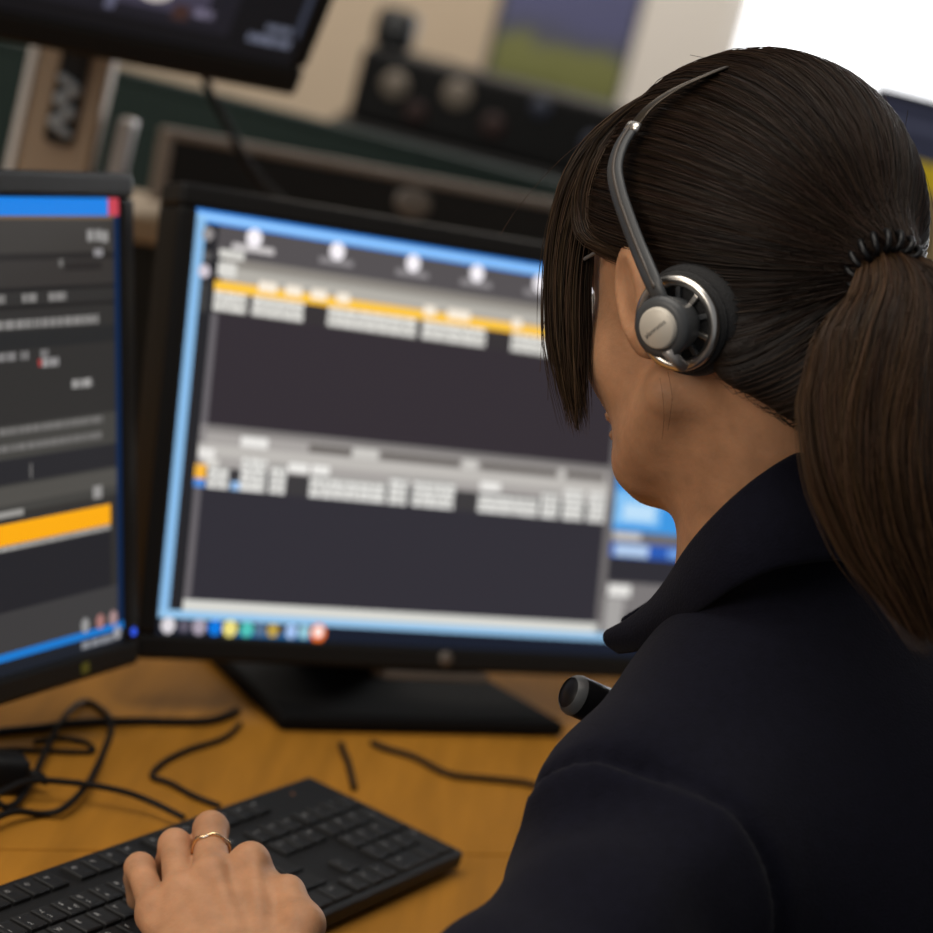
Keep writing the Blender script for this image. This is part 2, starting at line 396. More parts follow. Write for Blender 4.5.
for a, b_ in ((-.1987, -.182), (-.174, -.159), (-.15, -.1355), (-.126, -.1135), (-.041, -.029), (-.017, .006), (.05, .06)): R(a, .1145, b_, .1065, (252, 240, 222), 7)
R(-.2325, .103, .175, .0865, (52, 48, 50), 2)
for a, b_ in ((-.2375, -.2075), (-.2025, -.1555), (-.1325, -.0465), (-.0405, .0238), (.051, .0985), (.105, .165)):
    R(a, .1025, b_, .0868, (168, 166, 160), 3)
    for tt in (.1003, .0952, .0898): words(I, a, b_, tt, .0034, (236, 234, 228), 4, seed=1)
R(-.2325, .0865, .170, .0000, (50, 44, 50), 3)                                                         # upper empty pane
R(-.2385, .000, .175, -.0325, (168, 163, 160), 3); R(-.2325, .000, .175, -.0055, (128, 124, 122), 4); R(-.2385, -.015, .175, -.024, (190, 186, 181), 4)
for a, b_ in ((-.1383, -.0972), (-.0699, .0104), (.0309, .1126), (.122, .165)): R(a, -.0072, b_, -.0135, (105, 100, 96), 5)
for a, b_ in ((-.201, -.1764), (-.097, -.072), (.013, .028), (.115, .121)): R(a, -.0065, b_, -.0145, (236, 234, 230) if a < -.2 else (204, 201, 196), 6)
R(-.2375, -.0185, -.2235, -.0265, (235, 232, 228), 6); R(-.232, -.026, -.219, -.0325, (215, 212, 206), 6)
R(-.2325, -.0315, .170, -.0487, (58, 56, 58), 3)
for a, b_, tp in ((-.2275, -.2092, -.031), (-.1985, -.1754, -.024), (-.1713, -.1571, -.026), (-.1343, -.0609, -.031), (-.0579, -.0401, -.026), (-.0343, .0072, -.026), (.0328, .0956, -.035), (.0988, .1176, -.026), (.1224, .1447, -.025), (.1497, .169, -.025), (-.2065, -.175, -.042)):
    R(a, tp, b_, -.0485, (160, 158, 154), 4); t_ = -.0465
    while t_ < tp: words(I, a, b_, t_, .0036, (238, 237, 233), 5, seed=3); t_ += .0053
for a, b_ in ((-.1556, -.137), (-.134, -.117), (.033, .054)): R(a, -.0235, b_, -.0305, (240, 238, 234), 6)
R(-.2395, -.031, -.2295, -.042, (250, 185, 60), 7); R(-.2395, -.042, -.2295, -.0485, (80, 140, 220), 7); R(-.2065, -.042, -.1985, -.0485, (150, 190, 235), 7)
R(-.2385, -.0487, .170, -.137, (47, 45, 53), 2)
R(-.2385, -.135, .174, -.1435, (216, 216, 210), 4); R(-.260, -.1435, .285, -.1498, (150, 198, 236), 4)   # status bar, lower border
R(.170, .152, .178, -.143, (112, 108, 108), 4)                                                         # right bar and second window
R(.178, .152, .285, -.1435, (62, 60, 62), 3); R(.179, .152, .285, -.012, (70, 68, 70), 4); R(.179, -.006, .285, -.054, (60, 150, 225), 5); R(.180, -.02, .232, -.048, (140, 200, 246), 5); R(.19, -.03, .225, -.044, (190, 224, 250), 6)
R(.179, -.054, .285, -.064, (110, 106, 106), 5); R(.181, -.055, .212, -.0615, (200, 197, 194), 6)
R(.179, -.064, .285, -.0765, (40, 90, 180), 5); R(.184, -.0655, .222, -.0755, (180, 205, 235), 6); R(.245, -.067, .262, -.074, (120, 165, 225), 6)
R(.179, -.0765, .285, -.0985, (44, 43, 50), 5); R(.179, -.0985, .285, -.1435, (122, 118, 118), 5)
R(.181, -.1005, .206, -.1105, (232, 230, 226), 6); R(.179, -.112, .2, -.143, (165, 162, 160), 6); R(.2, -.125, .285, -.135, (80, 78, 80), 6)
R(-.260, -.1498, .285, -.162, (18, 26, 42), 4)                                                         # taskbar
R(-.190, -.158, -.119, -.1615, (20, 95, 150), 5)
for s, c, r_ in ((-.2498, (225, 220, 225), .0062), (-.2358, (95, 90, 105), .005), (-.2224, (170, 160, 175), .0062), (-.2082, (0, 120, 225), .0062), (-.1947, (240, 226, 130), .0066), (-.1794, (80, 195, 185), .0062), (-.1673, (85, 110, 140), .0055), (-.1554, (190, 160, 70), .0055), (-.1384, (165, 195, 240), .0058), (-.1262, (150, 200, 215), .0056), (-.1129, (255, 120, 40), .0075)):
    circ(I, s, -.1555, r_, c, 6)
circ(I, -.1129, -.1545, .0045, (255, 245, 240), 7); circ(I, -.2479, .144, .0052, (150, 145, 145), 6); circ(I, -.2483, .1156, .0052, (215, 205, 215), 6)
R(-.2505, .131, -.243, .124, (90, 88, 88), 5); R(-.2505, .107, -.243, .085, (62, 62, 62), 5)

leftui = [('r', -.259, .162, .2605, -.162, (46, 45, 44), 1)]
I = leftui
R(-.259, .162, .246, .1495, (12, 128, 228)); R(.246, .162, .2605, .1495, (200, 70, 85), 3); R(-.259, .1495, .2545, .147, (110, 90, 70), 3)
R(-.259, .147, .2535, .124, (58, 55, 52)); R(-.259, .124, .2535, .119, (36, 34, 33), 3); R(-.259, .119, .2535, .101, (52, 49, 47), 3); R(.187, .117, .236, .111, (38, 35, 34), 4)
R(.2535, .1495, .2605, -.15, (6, 36, 72), 4)
for s, t in ((.2213, .1355), (.232, .1355), (.241, .1345)): R(s - .004, t + .004, s + .004, t - .004, (150, 148, 146), 5)
R(.226, .126, .238, .1205, (140, 138, 140), 5); R(.180, .1195, .185, .114, (110, 108, 106), 5)
R(-.259, .101, .2535, .098, (30, 29, 29), 4); R(-.259, .089, .2535, .086, (30, 29, 29), 4)
for a, b_ in ((.09, .1126), (.133, .151), (.166, .1886)): words(I, a, b_, .0935, .006, (128, 126, 124), 5, seed=5)
words(I, .08, .231, .076, .0062, (132, 130, 128), 5, seed=6)
R(-.259, .071, .2535, .059, (36, 37, 38), 4)
for a, b_ in ((.08, .125), (.13, .14), (.155, .165)): words(I, a, b_, .0545, .006, (122, 120, 120), 5, seed=7)
R(.152, .051, .156, .046, (170, 60, 60), 6); words(I, .157, .178, .0482, .006, (150, 148, 148), 5, seed=8); words(I, .195, .2216, .0312, .006, (160, 158, 156), 5, seed=9)
R(-.259, .008, .2535, -.052, (66, 65, 62), 3)
for tt in (.004, -.0075): words(I, .07, .235, tt, .005, (112, 110, 108), 5, seed=int(tt * 1e5))
R(-.259, -.015, .2535, -.032, (38, 38, 42), 4); R(.14, -.02, .142, -.03, (120, 118, 116), 5); R(-.259, -.034, .2535, -.046, (80, 78, 74), 4)
R(-.259, -.0525, .2445, -.0595, (50, 48, 46), 4); R(.06, -.050, .131, -.0545, (150, 148, 144), 5); R(.221, -.044, .233, -.053, (150, 148, 146), 6)
R(-.259, -.0588, .2445, -.0735, (252, 172, 12), 5); R(-.259, -.0735, .2445, -.0775, (120, 118, 114), 5); words(I, .06, .243, -.0758, .002, (170, 168, 164), 6, seed=11)
R(-.259, -.0775, .2445, -.119, (33, 33, 38), 4); R(-.259, -.119, .2535, -.147, (60, 59, 60), 4)
R(-.259, -.147, .2605, -.1525, (22, 120, 205), 5); R(-.259, -.1525, .2605, -.162, (24, 30, 40), 5)
for s, c in ((.2082, (150, 150, 150)), (.2286, (170, 120, 115)), (.2466, (170, 140, 140))): circ(I, s, -.1428, .0055, c, 6)
words(I, .203, .246, -.157, .005, (135, 138, 145), 6, seed=12); circ(I, .252, -.1545, .005, (160, 160, 165), 6)

def monitor(label, c, yaw, tilt, s0_, s1_, ui, led, base):
    z0 = 0.
    root = thing('desk_monitor', label, 'monitor', (c[0], c[1], 0), yaw)
    T = Matrix.Translation((0, 0, c[2])) @ Matrix.Rotation(-tilt, 4, 'X')     # local: x along, -y towards the viewer, z up
    def put(o): o.matrix_local = T; return o
    hh = .162; bz = .0165
    fr = MB().box((s0_ - bz, -.004, hh), (s1_ + bz, .03, hh + bz + .002), .004).box((s0_ - bz, -.004, -hh - bz - .003), (s1_ + bz, .03, -hh), .004)
    fr.box((s0_ - bz, -.004, -hh), (s0_, .03, hh), .003).box((s1_, -.004, -hh), (s1_ + bz, .03, hh), .003)
    put(fr.build('bezel', M['bezel'], root))
    put(MB().box((s0_ - .012, .02, -hh - .012), (s1_ + .012, .042, hh + .012), .008).box(((s0_ + s1_) / 2 - .16, .04, -.11), ((s0_ + s1_) / 2 + .16, .066, .11), .012).build('back_shell', M['bezel'], root))
    so = put(screen_mesh('screen', ui, root)); so['label'] = 'lit display showing dark tables with an orange row'
    b_ = put(MB().lathe([(0, .0016), (.006, .0014), (.0065, 0)], Matrix.Translation((led[0] - .0, -.004, -hh - bz * .55)) @ RX, 20).build('badge', M['emblem'], root))
    put(MB().lathe([(0, .001), (.0030, .0008), (.0032, 0)], Matrix.Translation((led[1][0], -.004, led[1][1])) @ RX, 12).build('power_light', emis('led_' + str(led[2]), led[3], led[4]), root))
    x0 = base[4]
    MB().box((x0 - .05, .045, .012), (x0 + .05, .075, c[2] + .05), .01).build('stand_neck', M['bezel'], root)
    MB().poly([(base[0], -base[2]), (base[1], -base[2]), (base[1] - .02, base[3]), (base[0] + .02, base[3])], 0, .014, .005).build('stand_base', M['basemat'], root)
    put(MB().box((x0 - .035, -.002, -hh - bz - .011), (x0 + .07, .02, -hh - bz - .004), .002).build('button_strip', M['emblem'], root))
    return root
monitor('black desk monitor facing the woman with light blue framed window on screen', (-.0156, 2.049, .22), .6529, .2605, -.260, .285, mainui, (.012, (.27, -.171), 'white', (.3, .3, .3), .05), (-.152, .132, .078, .10, -.01))
lm = monitor('black desk monitor cut by the left photo edge showing dark form', (-.3465, 1.5735, .2251), 1.2015, .2674, -.259, .2605, leftui, (.0, (.2685, -.156), 'blue', (.02, .10, .9), 1.1), (-.13, .06, .03, .12, -.03))

st_ = MB().box((.196, -.0046, -.1755), (.206, -.0042, -.1685)).build('energy_sticker', mat('sticker_lime', (.22, .22, .02), .5), lm); st_.matrix_local = Matrix.Translation((0, 0, .2251)) @ Matrix.Rotation(-.2674, 4, 'X')
# wall-height monitor on a silver pole, upper left
tvd = nrm((.7394, .6733, 0)); tvn = np.array([tvd[1], -tvd[0], 0])
tv = thing('overhead_monitor', 'black overhead monitor on pole with dark screen, cropped by top left corner', 'monitor', (-.2425, 2.4127, .4375), math.atan2(tvd[1], tvd[0]))
TT = Matrix.Rotation(math.radians(14), 4, 'X')
def putv(o): o.matrix_local = TT; return o
W_, H_ = .56, .34
putv(MB().box((-W_, .0, 0), (0, .03, .030), .006).box((-W_, 0, H_), (0, .03, H_ + .022), .006).box((-W_, 0, .030), (-W_ + .02, .03, H_), .005).box((-.02, 0, .030), (0, .03, H_), .005).build('bezel', M['bezel'], tv))
putv(MB().box((-W_ + .006, .025, .006), (-.006, .05, H_ + .016), .008).build('back_shell', M['bezel'], tv))
tvui = [('r', -W_ + .02, H_, -.02, .030, (16, 16, 19), 1)]
I = tvui
R(-W_ + .02, H_, -.10, .046, (28, 27, 34), 2); R(-.225, H_, -.13, .058, (62, 58, 74), 3); R(-.21, H_, -.16, .09, (96, 88, 100), 4); circ(I, -.19, .076, .02, (200, 190, 185), 5, .6)
R(-.165, .066, -.148, .052, (60, 40, 36), 5); words(I, -.142, -.122, .062, .008, (110, 104, 124), 6, seed=2); R(-.235, .07, -.225, .05, (90, 90, 110), 5)
words(I, -.062, -.034, .062, .007, (96, 100, 116), 6, seed=4); words(I, -.078, -.03, .050, .008, (104, 108, 126), 6, seed=6); R(-.030, H_, -.0235, .058, (52, 56, 70), 5)
so = putv(screen_mesh('screen', tvui, tv)); so['label'] = 'dim display with faint status text'
pole = thing('monitor_pole', 'silver and brown metal pole carrying the overhead monitor', 'pole', (-.4615, 2.47, 0.))
MB().box((-.034, -.02, .012), (.036, .02, .60), .004).build('column', M['brown'], pole)
MB().box((-.044, -.024, .012), (-.034, .02, .60), .003).build('edge_strip', mat('pole_silver', (.62, .61, .60), .4, metal=.2), pole)
MB().box((.05, .0, .012), (.066, .03, .372), .003).build('side_rail', M['silver'], pole)
MB().box((-.09, -.07, 0), (.09, .07, .012), .004).build('base_plate', M['brown'], pole)
sl = MB().box((-.012, -.0225, .335), (.016, -.0195, .43), .006).build('cable_slot', M['foam'], pole)
cv = [(.002 + .009 * math.cos(a), -.024 - .002 * abs(math.sin(a)), .345 + .055 * a / (5 * math.pi)) for a in np.linspace(0, 5 * math.pi, 50)]
MB().tube(cv, .0045, 6).build('coiled_cable', mat('coil_grey', (.30, .34, .38), .4), sl)
MB().box((-.02, -.14, .49), (.02, -.02, .53), .004).build('bracket', M['brown'], pole)

# rear monitor seen from behind on a beige riser
rz = math.atan2(.3032, .4202)
ri = thing('monitor_riser', 'beige monitor riser shelf showing between the two desk monitors', 'riser', (-.3912, 2.6991, 0), rz)
MB().box((-.05, -.02, .228), (.50, .16, .258), .004).build('shelf', M['trim'], ri)
for x in (.03, .46): MB().box((x, -.03, 0), (x + .02, .14, .228), .002).build('side_panel', M['bezel'], ri)
rm = thing('rear_monitor', 'black monitor seen from the back with silver rim and badge', 'monitor', (-.3912, 2.6991, .258), rz)
TR_ = Matrix.Rotation(math.radians(-8), 4, 'X') @ Matrix.Translation((0, 0, -.258 + .01))
def putr(o): o.matrix_local = TR_; return o
zt = .342
rb = MB().box((0, 0, zt - .012), (.56, .02, zt), .004).box((0, 0, .262), (.012, .02, zt - .012), .003).box((.548, 0, .262), (.56, .02, zt - .012), .003)
putr(rb.build('rim', M['frame'], rm))
putr(MB().box((.012, .003, .262), (.548, .028, zt - .0125), .004).build('back_shell', M['bezel'], rm))
putr(MB().lathe([(0, .004), (.020, .004), (.024, .002), (.025, 0)], Matrix.Translation((.325, .003, .309)) @ RX @ Matrix.Diagonal((1, .72, 1, 1)), 30).build('emblem', M['emblem'], rm))
MB().box((.16, .0, 0), (.40, .13, .008), .003).build('foot', M['black'], rm)

# monitor at the right edge, behind the head
fm = thing('far_monitor', 'dark monitor with yellow band at right photo edge by window', 'monitor', (.378, 3.2, -.02), .10)
fm.location = (.378, 3.235, .3565)
MB().box((0, -.012, .0), (.5, .012, .214), .004).build('bezel', M['bezel'], fm)
fui = [('r', .006, .206, .494, .01, (38, 40, 54), 1), ('r', .006, .135, .494, .10, (150, 128, 20), 2), ('r', .02, .18, .12, .172, (60, 62, 78), 2), ('r', .006, .1, .494, .01, (90, 76, 50), 2)]
so = screen_mesh('screen', [(i[0], i[1], i[2], i[3], i[4], i[5], i[6]) for i in fui], fm); so.location = (0, -.0122, 0)

# ------------------------------------------------------------------ keyboard
kb = thing('keyboard', 'black full size keyboard under the woman\'s left hand', 'keyboard', (KB[0], KB[1], 0), 1.1365)
KW, KD = .4452, .133          # local: x from 0 (right end) to -KW, y from 0 (rear) to -KD
def ktop(y): return .0225 + (.0165 - .0225) * (-y / KD)
bm = bmesh.new(); vs = [bm.verts.new(p) for p in [(-KW, -KD, .003), (0, -KD, .003), (0, 0, .003), (-KW, 0, .003), (-KW, -KD, ktop(-KD)), (0, -KD, ktop(-KD)), (0, 0, ktop(0)), (-KW, 0, ktop(0))]]
for f in ((3, 2, 1, 0), (4, 5, 6, 7), (0, 1, 5, 4), (1, 2, 6, 5), (2, 3, 7, 6), (3, 0, 4, 7)): bm.faces.new([vs[i] for i in f])
bmesh.ops.bevel(bm, geom=bm.edges[:], offset=.0035, segments=3, profile=.5, affect='EDGES')
me = bpy.data.meshes.new('body'); bm.to_mesh(me); bm.free(); link('body', me, M['black'], kb)
for x in (-.03, -KW + .03):
    for y in (-.02, -KD + .02): MB().box((x - .012, y - .006, 0), (x + .012, y + .006, .0035), .001).build('rubber_foot', M['foam'], kb)
UU = .01905
def key(u0, row, wd=1., hd=1., legends=()):
    x0 = -KW + .0083 + u0 * UU + .0012; x1 = x0 + wd * UU - .0024
    y1 = -.0065 - row * UU - .0012; y0 = y1 - hd * UU + .0024
    zb = (ktop((y0 + y1) / 2)) - .0005; kh = .0036
    cx, cy = (x0 + x1) / 2, (y0 + y1) / 2; a, d = (x1 - x0) / 2, (y1 - y0) / 2; t = .0013
    V = [(-a, -d, 0), (a, -d, 0), (a, d, 0), (-a, d, 0)]
    # softly dished top: rim ring, inner ring
    for (ia, z) in ((.0004, kh - .0007), (t, kh), (t + .0016, kh - .0003)):
        V += [(-a + ia, -d + ia, z), (a - ia, -d + ia, z), (a - ia, d - ia, z), (-a + ia, d - ia, z)]
    F_ = [(3, 2, 1, 0)]
    for r_ in range(3):
        for j in range(4): k = (j + 1) % 4; F_.append((r_ * 4 + j, r_ * 4 + k, r_ * 4 + 4 + k, r_ * 4 + 4 + j))
    F_.append((12, 13, 14, 15)); nk = len(F_)
    for (tx, fx, fy, sz) in legends:
        tv_, tf_ = textmesh(tx); n = len(V)
        V += [(fx * a + p[0] * sz, fy * d + p[1] * sz, kh + .00006) for p in tv_]; F_ += [tuple(n + i for i in f) for f in tf_]
    me = bpy.data.meshes.new('key'); me.from_pydata(V, [], F_); me.update()
    o = link('key', me, [M['key'], M['legend']], kb)
    mi = np.zeros(len(me.polygons), np.int32); mi[nk:] = 1; me.polygons.foreach_set('material_index', mi)
    o.location = (cx, cy, zb); o.rotation_euler = (math.atan2(.006, KD), 0, 0)
S1, S2 = .0052, .0034
def single(c): return [(c, -.35, .3, S1)]
def dual(lo, hi, extra=None):
    L = [(hi, -.4, .42, .0046), (lo, -.4, -.38, .0046)]
    return L + ([(extra, .4, -.38, .0046)] if extra else [])
key(0, 0, legends=[('Esc', -.1, .2, S2)])
for i in range(12): key(2 + i + (.5 if i > 3 else 0) + (.5 if i > 7 else 0), 0, legends=[('F%d' % (i + 1), -.25, .3, .0038)])
for i, n in enumerate(('PrtSc', 'ScrLk', 'Pause')): key(15.25 + i, 0, legends=[(n, 0, .3, .0027)])
r1 = 1.45
for i, (lo, hi) in enumerate(zip('`1234567890-=', '¬!"£$%^&*()_+')): key(i, r1, legends=dual(lo, hi, '€' if lo == '4' else None))
key(13, r1, 2, legends=[('Backspace', -.2, .3, S2)])
key(0, r1 + 1, 1.5, legends=[('Tab', -.4, .3, S2)])
for i, c in enumerate('QWERTYUIOP'): key(1.5 + i, r1 + 1, legends=single(c))
key(11.5, r1 + 1, legends=dual('[', '{')); key(12.5, r1 + 1, legends=dual(']', '}')); key(13.75, r1 + 1, 1.25, 2, legends=[('Enter', 0, .5, S2)])
key(0, r1 + 2, 1.75, legends=[('Caps Lock', -.2, .3, S2)])
for i, c in enumerate('ASDFGHJKL'): key(1.75 + i, r1 + 2, legends=single(c))
key(10.75, r1 + 2, legends=dual(';', ':')); key(11.75, r1 + 2, legends=dual("'", '@')); key(12.75, r1 + 2, legends=dual('#', '~'))
key(0, r1 + 3, 1.25, legends=[('Shift', -.1, .3, S2)]); key(1.25, r1 + 3, legends=dual('\\', '|'))
for i, c in enumerate('ZXCVBNM'): key(2.25 + i, r1 + 3, legends=single(c))
key(9.25, r1 + 3, legends=dual(',', '<')); key(10.25, r1 + 3, legends=dual('.', '>')); key(11.25, r1 + 3, legends=dual('/', '?')); key(12.25, r1 + 3, 2.75, legends=[('Shift', -.6, .3, S2)])
x = 0
for n, wd in (('Ctrl', 1.25), ('', 1.25), ('Alt', 1.25), ('', 6.25), ('Alt Gr', 1.25), ('', 1.25), ('', 1.25), ('Ctrl', 1.25)):
    key(x, r1 + 4, wd, legends=[(n, -.1, .3, S2)] if n else ()); x += wd
for i, n in enumerate(('Insert', 'Home', 'Pg Up')): key(15.25 + i, r1, legends=[(n, 0, .3, .0027)])
for i, n in enumerate(('Delete', 'End', 'Pg Dn')): key(15.25 + i, r1 + 1, legends=[(n, 0, .3, .0027)])
key(16.25, r1 + 3, legends=single('^'))
for i, n in enumerate('<v>'): key(15.25 + i, r1 + 4, legends=single(n))
for i, n in enumerate(('Num', '/', '*', '-')): key(18.5 + i, r1, legends=[(n, -.1, .2, S2 if i == 0 else S1)])
for rr, rw in enumerate(('789', '456', '123')):
    for i, c in enumerate(rw): key(18.5 + i, r1 + 1 + rr, legends=single(c))
key(21.5, r1 + 1, 1, 2, legends=single('+')); key(21.5, r1 + 3, 1, 2, legends=[('Enter', 0, .6, .0028)])
key(18.5, r1 + 4, 2, legends=single('0')); key(20.5, r1 + 4, legends=single('.'))
MB().lathe([(0, .0004), (.0012, .0004), (.0012, 0)], Matrix.Translation((-.045, -.014, ktop(-.014))), 10).build('lock_light', emis('lock_led', (.5, .16, .03), .35), kb)

# ------------------------------------------------------------------ cables on the desk
def cable(label, px, r=.0024, lift=None, name='cable', extra=()):
    P = [dk(a, b_, (lift[i] if lift else 0) + r + .0003) for i, (a, b_) in enumerate(px)] + [np.array(e) for e in extra]
    o = MB().tube(spline(P, 8), r, 8).build(name, M['cable']); return tag(o, label, 'cable')
cable('black cable in a tall loop on the desk below the left monitor', [(-30, 770), (-5, 800), (12, 806), (30, 783), (55, 732), (73, 708), (88, 702), (106, 714), (111, 729), (103, 753), (88, 783), (64, 808), (42, 814), (12, 812), (-30, 830)], lift=[0, 0, 0, 0.006, .006, .004, 0, 0, 0, 0, .006, .004, 0, 0.006, .006])
cable('black keyboard cable running along the desk to the rear edge of keyboard', [(-25, 805), (0, 793), (30, 781), (76, 783), (121, 791), (152, 802), (184, 818)], lift=[.012, .012, .012, .012, .011, .008, .006])
cable('black cable lying straight across desk from left monitor to monitor base', [(-25, 738), (0, 732), (40, 728), (76, 723), (136, 721), (206, 721), (237, 711)], r=.0032, lift=[0, 0, .0, 0.0, 0, 0, .0])
cable('thin black cable bending in front of the main monitor base towards the keyboard', [(240, 724), (224, 738), (188, 750), (164, 762), (152, 776), (170, 783), (194, 796), (220, 806)], r=.0022)
cable('flat black cable loop pointing right beneath the left monitor', [(-20, 752), (12, 750), (50, 751), (88, 752), (93, 748), (84, 742), (60, 738), (35, 742)], r=.002)
cable('black cable curving right across the desk towards the woman\'s arm', [(372, 742), (384, 748), (414, 757), (449, 774), (491, 779), (526, 783), (560, 792)], r=.0026)
cable('short black cable running from monitor base to far keyboard corner', [(341, 744), (344, 752), (348, 762), (351, 774), (354, 788)], r=.0026)
P = [un(203, 72, 2.43), un(212, 96, 2.44), un(226, 122, 2.45), un(243, 156, 2.46), un(262, 182, 2.47), un(285, 205, 2.47), un(300, 240, 2.47)]
tag(MB().tube(spline(P, 8), .0045, 8).build('cable', M['cable']), 'black cable hanging down from the overhead monitor', 'cable')
ad_ = thing('power_adapter', 'small black adapter block on desk at left photo edge', 'adapter', tuple(dk(2, 790, 0)), .5)
MB().box((-.022, -.012, 0), (.014, .012, .026), .006, 3).build('body', M['black'], ad_, True)
MB().tube([(.014, 0, .012), (.024, 0, .011), (.03, 0, .008)], [.005, .004, .003], 8).build('strain_relief', M['cable'], ad_)

# ------------------------------------------------------------------ the woman
PHI, DEL = math.radians(37), math.radians(22)
HO = np.zeros(3); ZZ = np.array([0, 0, 1.])
_F0 = np.array([-math.sin(PHI), math.cos(PHI), 0]); HL = np.cross(ZZ, _F0); HF = _F0 * math.cos(DEL) - ZZ * math.sin(DEL); HU = np.cross(HF, HL)
HM = np.stack([HF, HL, HU])
_d12 = math.radians(12); _f12 = _F0 * math.cos(_d12) - ZZ * math.sin(_d12); _u12 = np.cross(_f12, HL)
HC = np.array([-.012, 0, .052])
HO = un(723, 320, 1.42) + _f12 * HC[0] + _u12 * HC[2] - HC @ HM           # skull centre kept while the head nods
def hw(q): return HO + np.asarray(q, float) @ HM            # head frame (forward, left, up) -> world
def hl(P): return (np.asarray(P, np.float32) - HO.astype(np.float32)) @ HM.T.astype(np.float32)
BF = nrm((-.97, .25, 0)); BL = np.cross(ZZ, BF)
NB = un(755, 545, 1.455); BM = np.stack([BF, BL, ZZ])
def bw(q): return NB + np.asarray(q, float) @ BM            # body frame (forward, left, up) -> world
def bl_(P): return (np.asarray(P, np.float32) - NB.astype(np.float32)) @ BM.T.astype(np.float32)
person = thing('person', 'woman with dark ponytail in navy fleece jacket typing at the desk', 'person', tuple(bw((-.05, 0, 0)) * [1, 1, 0] + [0, 0, FZ]))
def pw(o):                                                   # parts are modelled in world space
    o.matrix_parent_inverse = Matrix.Translation(-Vector(person.location)); return o

def head_sdf(P):
    q = hl(P); qa = q.copy(); qa[:, 1] = np.abs(qa[:, 1])
    d = sd_ell(q, (-.014, 0, .050), (.092, .073, .085))
    d = smin(d, sd_ell(q, (.030, 0, .005), (.056, .058, .080)), .02)
    d = smin(d, sd_ell(q, (.030, 0, -.047), (.046, .043, .046)), .02)
    d = smin(d, np.linalg.norm(q - np.array([.064, 0, -.080], np.float32), axis=1) - .018, .022)
    d = smin(d, sd_cone(qa, (-.004, .050, -.045), (.053, .022, -.077), .014, .012), .02)
    d = smin(d, np.linalg.norm(qa - np.array([.052, .034, -.018], np.float32), axis=1) - .021, .02)
    d = smin(d, sd_cone(qa, (.078, .012, .037), (.066, .046, .034), .008, .007), .012)
    d = smax(d, -(np.linalg.norm(qa - np.array([.094, .030, .016], np.float32), axis=1) - .013), .012)
    d = smin(d, sd_cone(q, (.080, 0, .022), (.101, 0, -.017), .007, .009), .010)
    d = smin(d, np.linalg.norm(qa - np.array([.092, .010, -.019], np.float32), axis=1) - .007, .006)
    d = smin(d, sd_ell(q, (.083, 0, -.046), (.010, .022, .006)), .006); d = smin(d, sd_ell(q, (.081, 0, -.057), (.010, .020, .006)), .005)
    # ears: flat oval against the head, raised rim, hollow
    EN = np.array([.30, .94, -.10]); EN = EN / np.linalg.norm(EN); E1 = np.array([.95, -.30, 0]); E1 = E1 / np.linalg.norm(E1); E2 = np.cross(E1, EN)
    if E2[2] < 0: E2 = -E2
    ra_ = math.radians(13); E1, E2 = E1 * math.cos(ra_) - E2 * math.sin(ra_), E2 * math.cos(ra_) + E1 * math.sin(ra_)
    EB = np.stack([E1, EN, E2]); ec = np.array([-.007, .0772, .004])
    e = sd_ell(qa, ec, (.0185, .0085, .031), EB); e = smin(e, sd_ell(qa, ec - E2 * .026 + EN * -.002 - E1 * .004, (.009, .006, .010), EB), .008)
    e = smax(e, -sd_ell(qa, ec + EN * .0095 - E1 * .001 + E2 * .002, (.0130, .0090, .0235), EB), .002)
    e = smin(e, sd_ell(qa, ec - EN * .010 - E1 * .003, (.012, .012, .022), EB), .008)
    d = smin(d, e, .005)
    n0 = hw((-.035, 0, -.02)); n1 = bw((-.030, 0, -.06))
    d = smin(d, sd_cone(P, n0, n1, .050, .060), .022)
    d = smin(d, sd_cone(P, n1, bw((-.05, .0, -.16)), .060, .07), .03)
    return d
hv = snet(head_sdf, HO - [.15, .15, .24], HO + [.15, .17, .16], .0026)

# left hand: joints measured in the photo, closed over the keys
MC = {'p': un(155, 910, 1.456), 'r': un(181, 892, 1.456), 'm': un(211, 876, 1.458), 'i': un(250, 863, 1.464)}
PP = {'p': un(140, 868, 1.486), 'r': un(175, 845, 1.494), 'm': un(211, 829, 1.498), 'i': un(258, 880, 1.500)}
RD = {'p': (.0096, .0084, .0072, .0062), 'r': (.0105, .0090, .0078, .0068), 'm': (.0110, .0098, .0082, .0070), 'i': (.0112, .0094, .0080, .0070)}
WR = un(246, 1000, 1.385)
HFW = nrm((MC['m'] - WR) * [1, 1, 0])
FT = {}
for k, (l1, l2) in {'p': (.020, .016), 'r': (.025, .019), 'm': (.027, .020), 'i': (.024, .020)}.items():
    zt_ = .034; p = PP[k]; drop = max(p[2] - zt_, .012); s_ = min(1., drop / (l1 + l2)); c_ = math.sqrt(max(1 - s_ * s_, .02))
    D = p + HFW * l1 * c_ * .9 + ZZ * -l1 * s_ * .92; T_ = D + HFW * l2 * c_ * .2 - ZZ * (l2 * .98); T_[2] = max(T_[2], zt_ - .002); FT[k] = (D, T_)
    if k == 'p': FT[k] = (D + nrm(np.cross(HFW, ZZ)) * .006 + HFW * .006, T_ + nrm(np.cross(HFW, ZZ)) * .011 + HFW * .008)
TH = [un(276, 1000, 1.398), un(302, 925, 1.424), un(287, 893, 1.446), un(266, 886, 1.470)]
EL = un(446, 1128, 1.135)
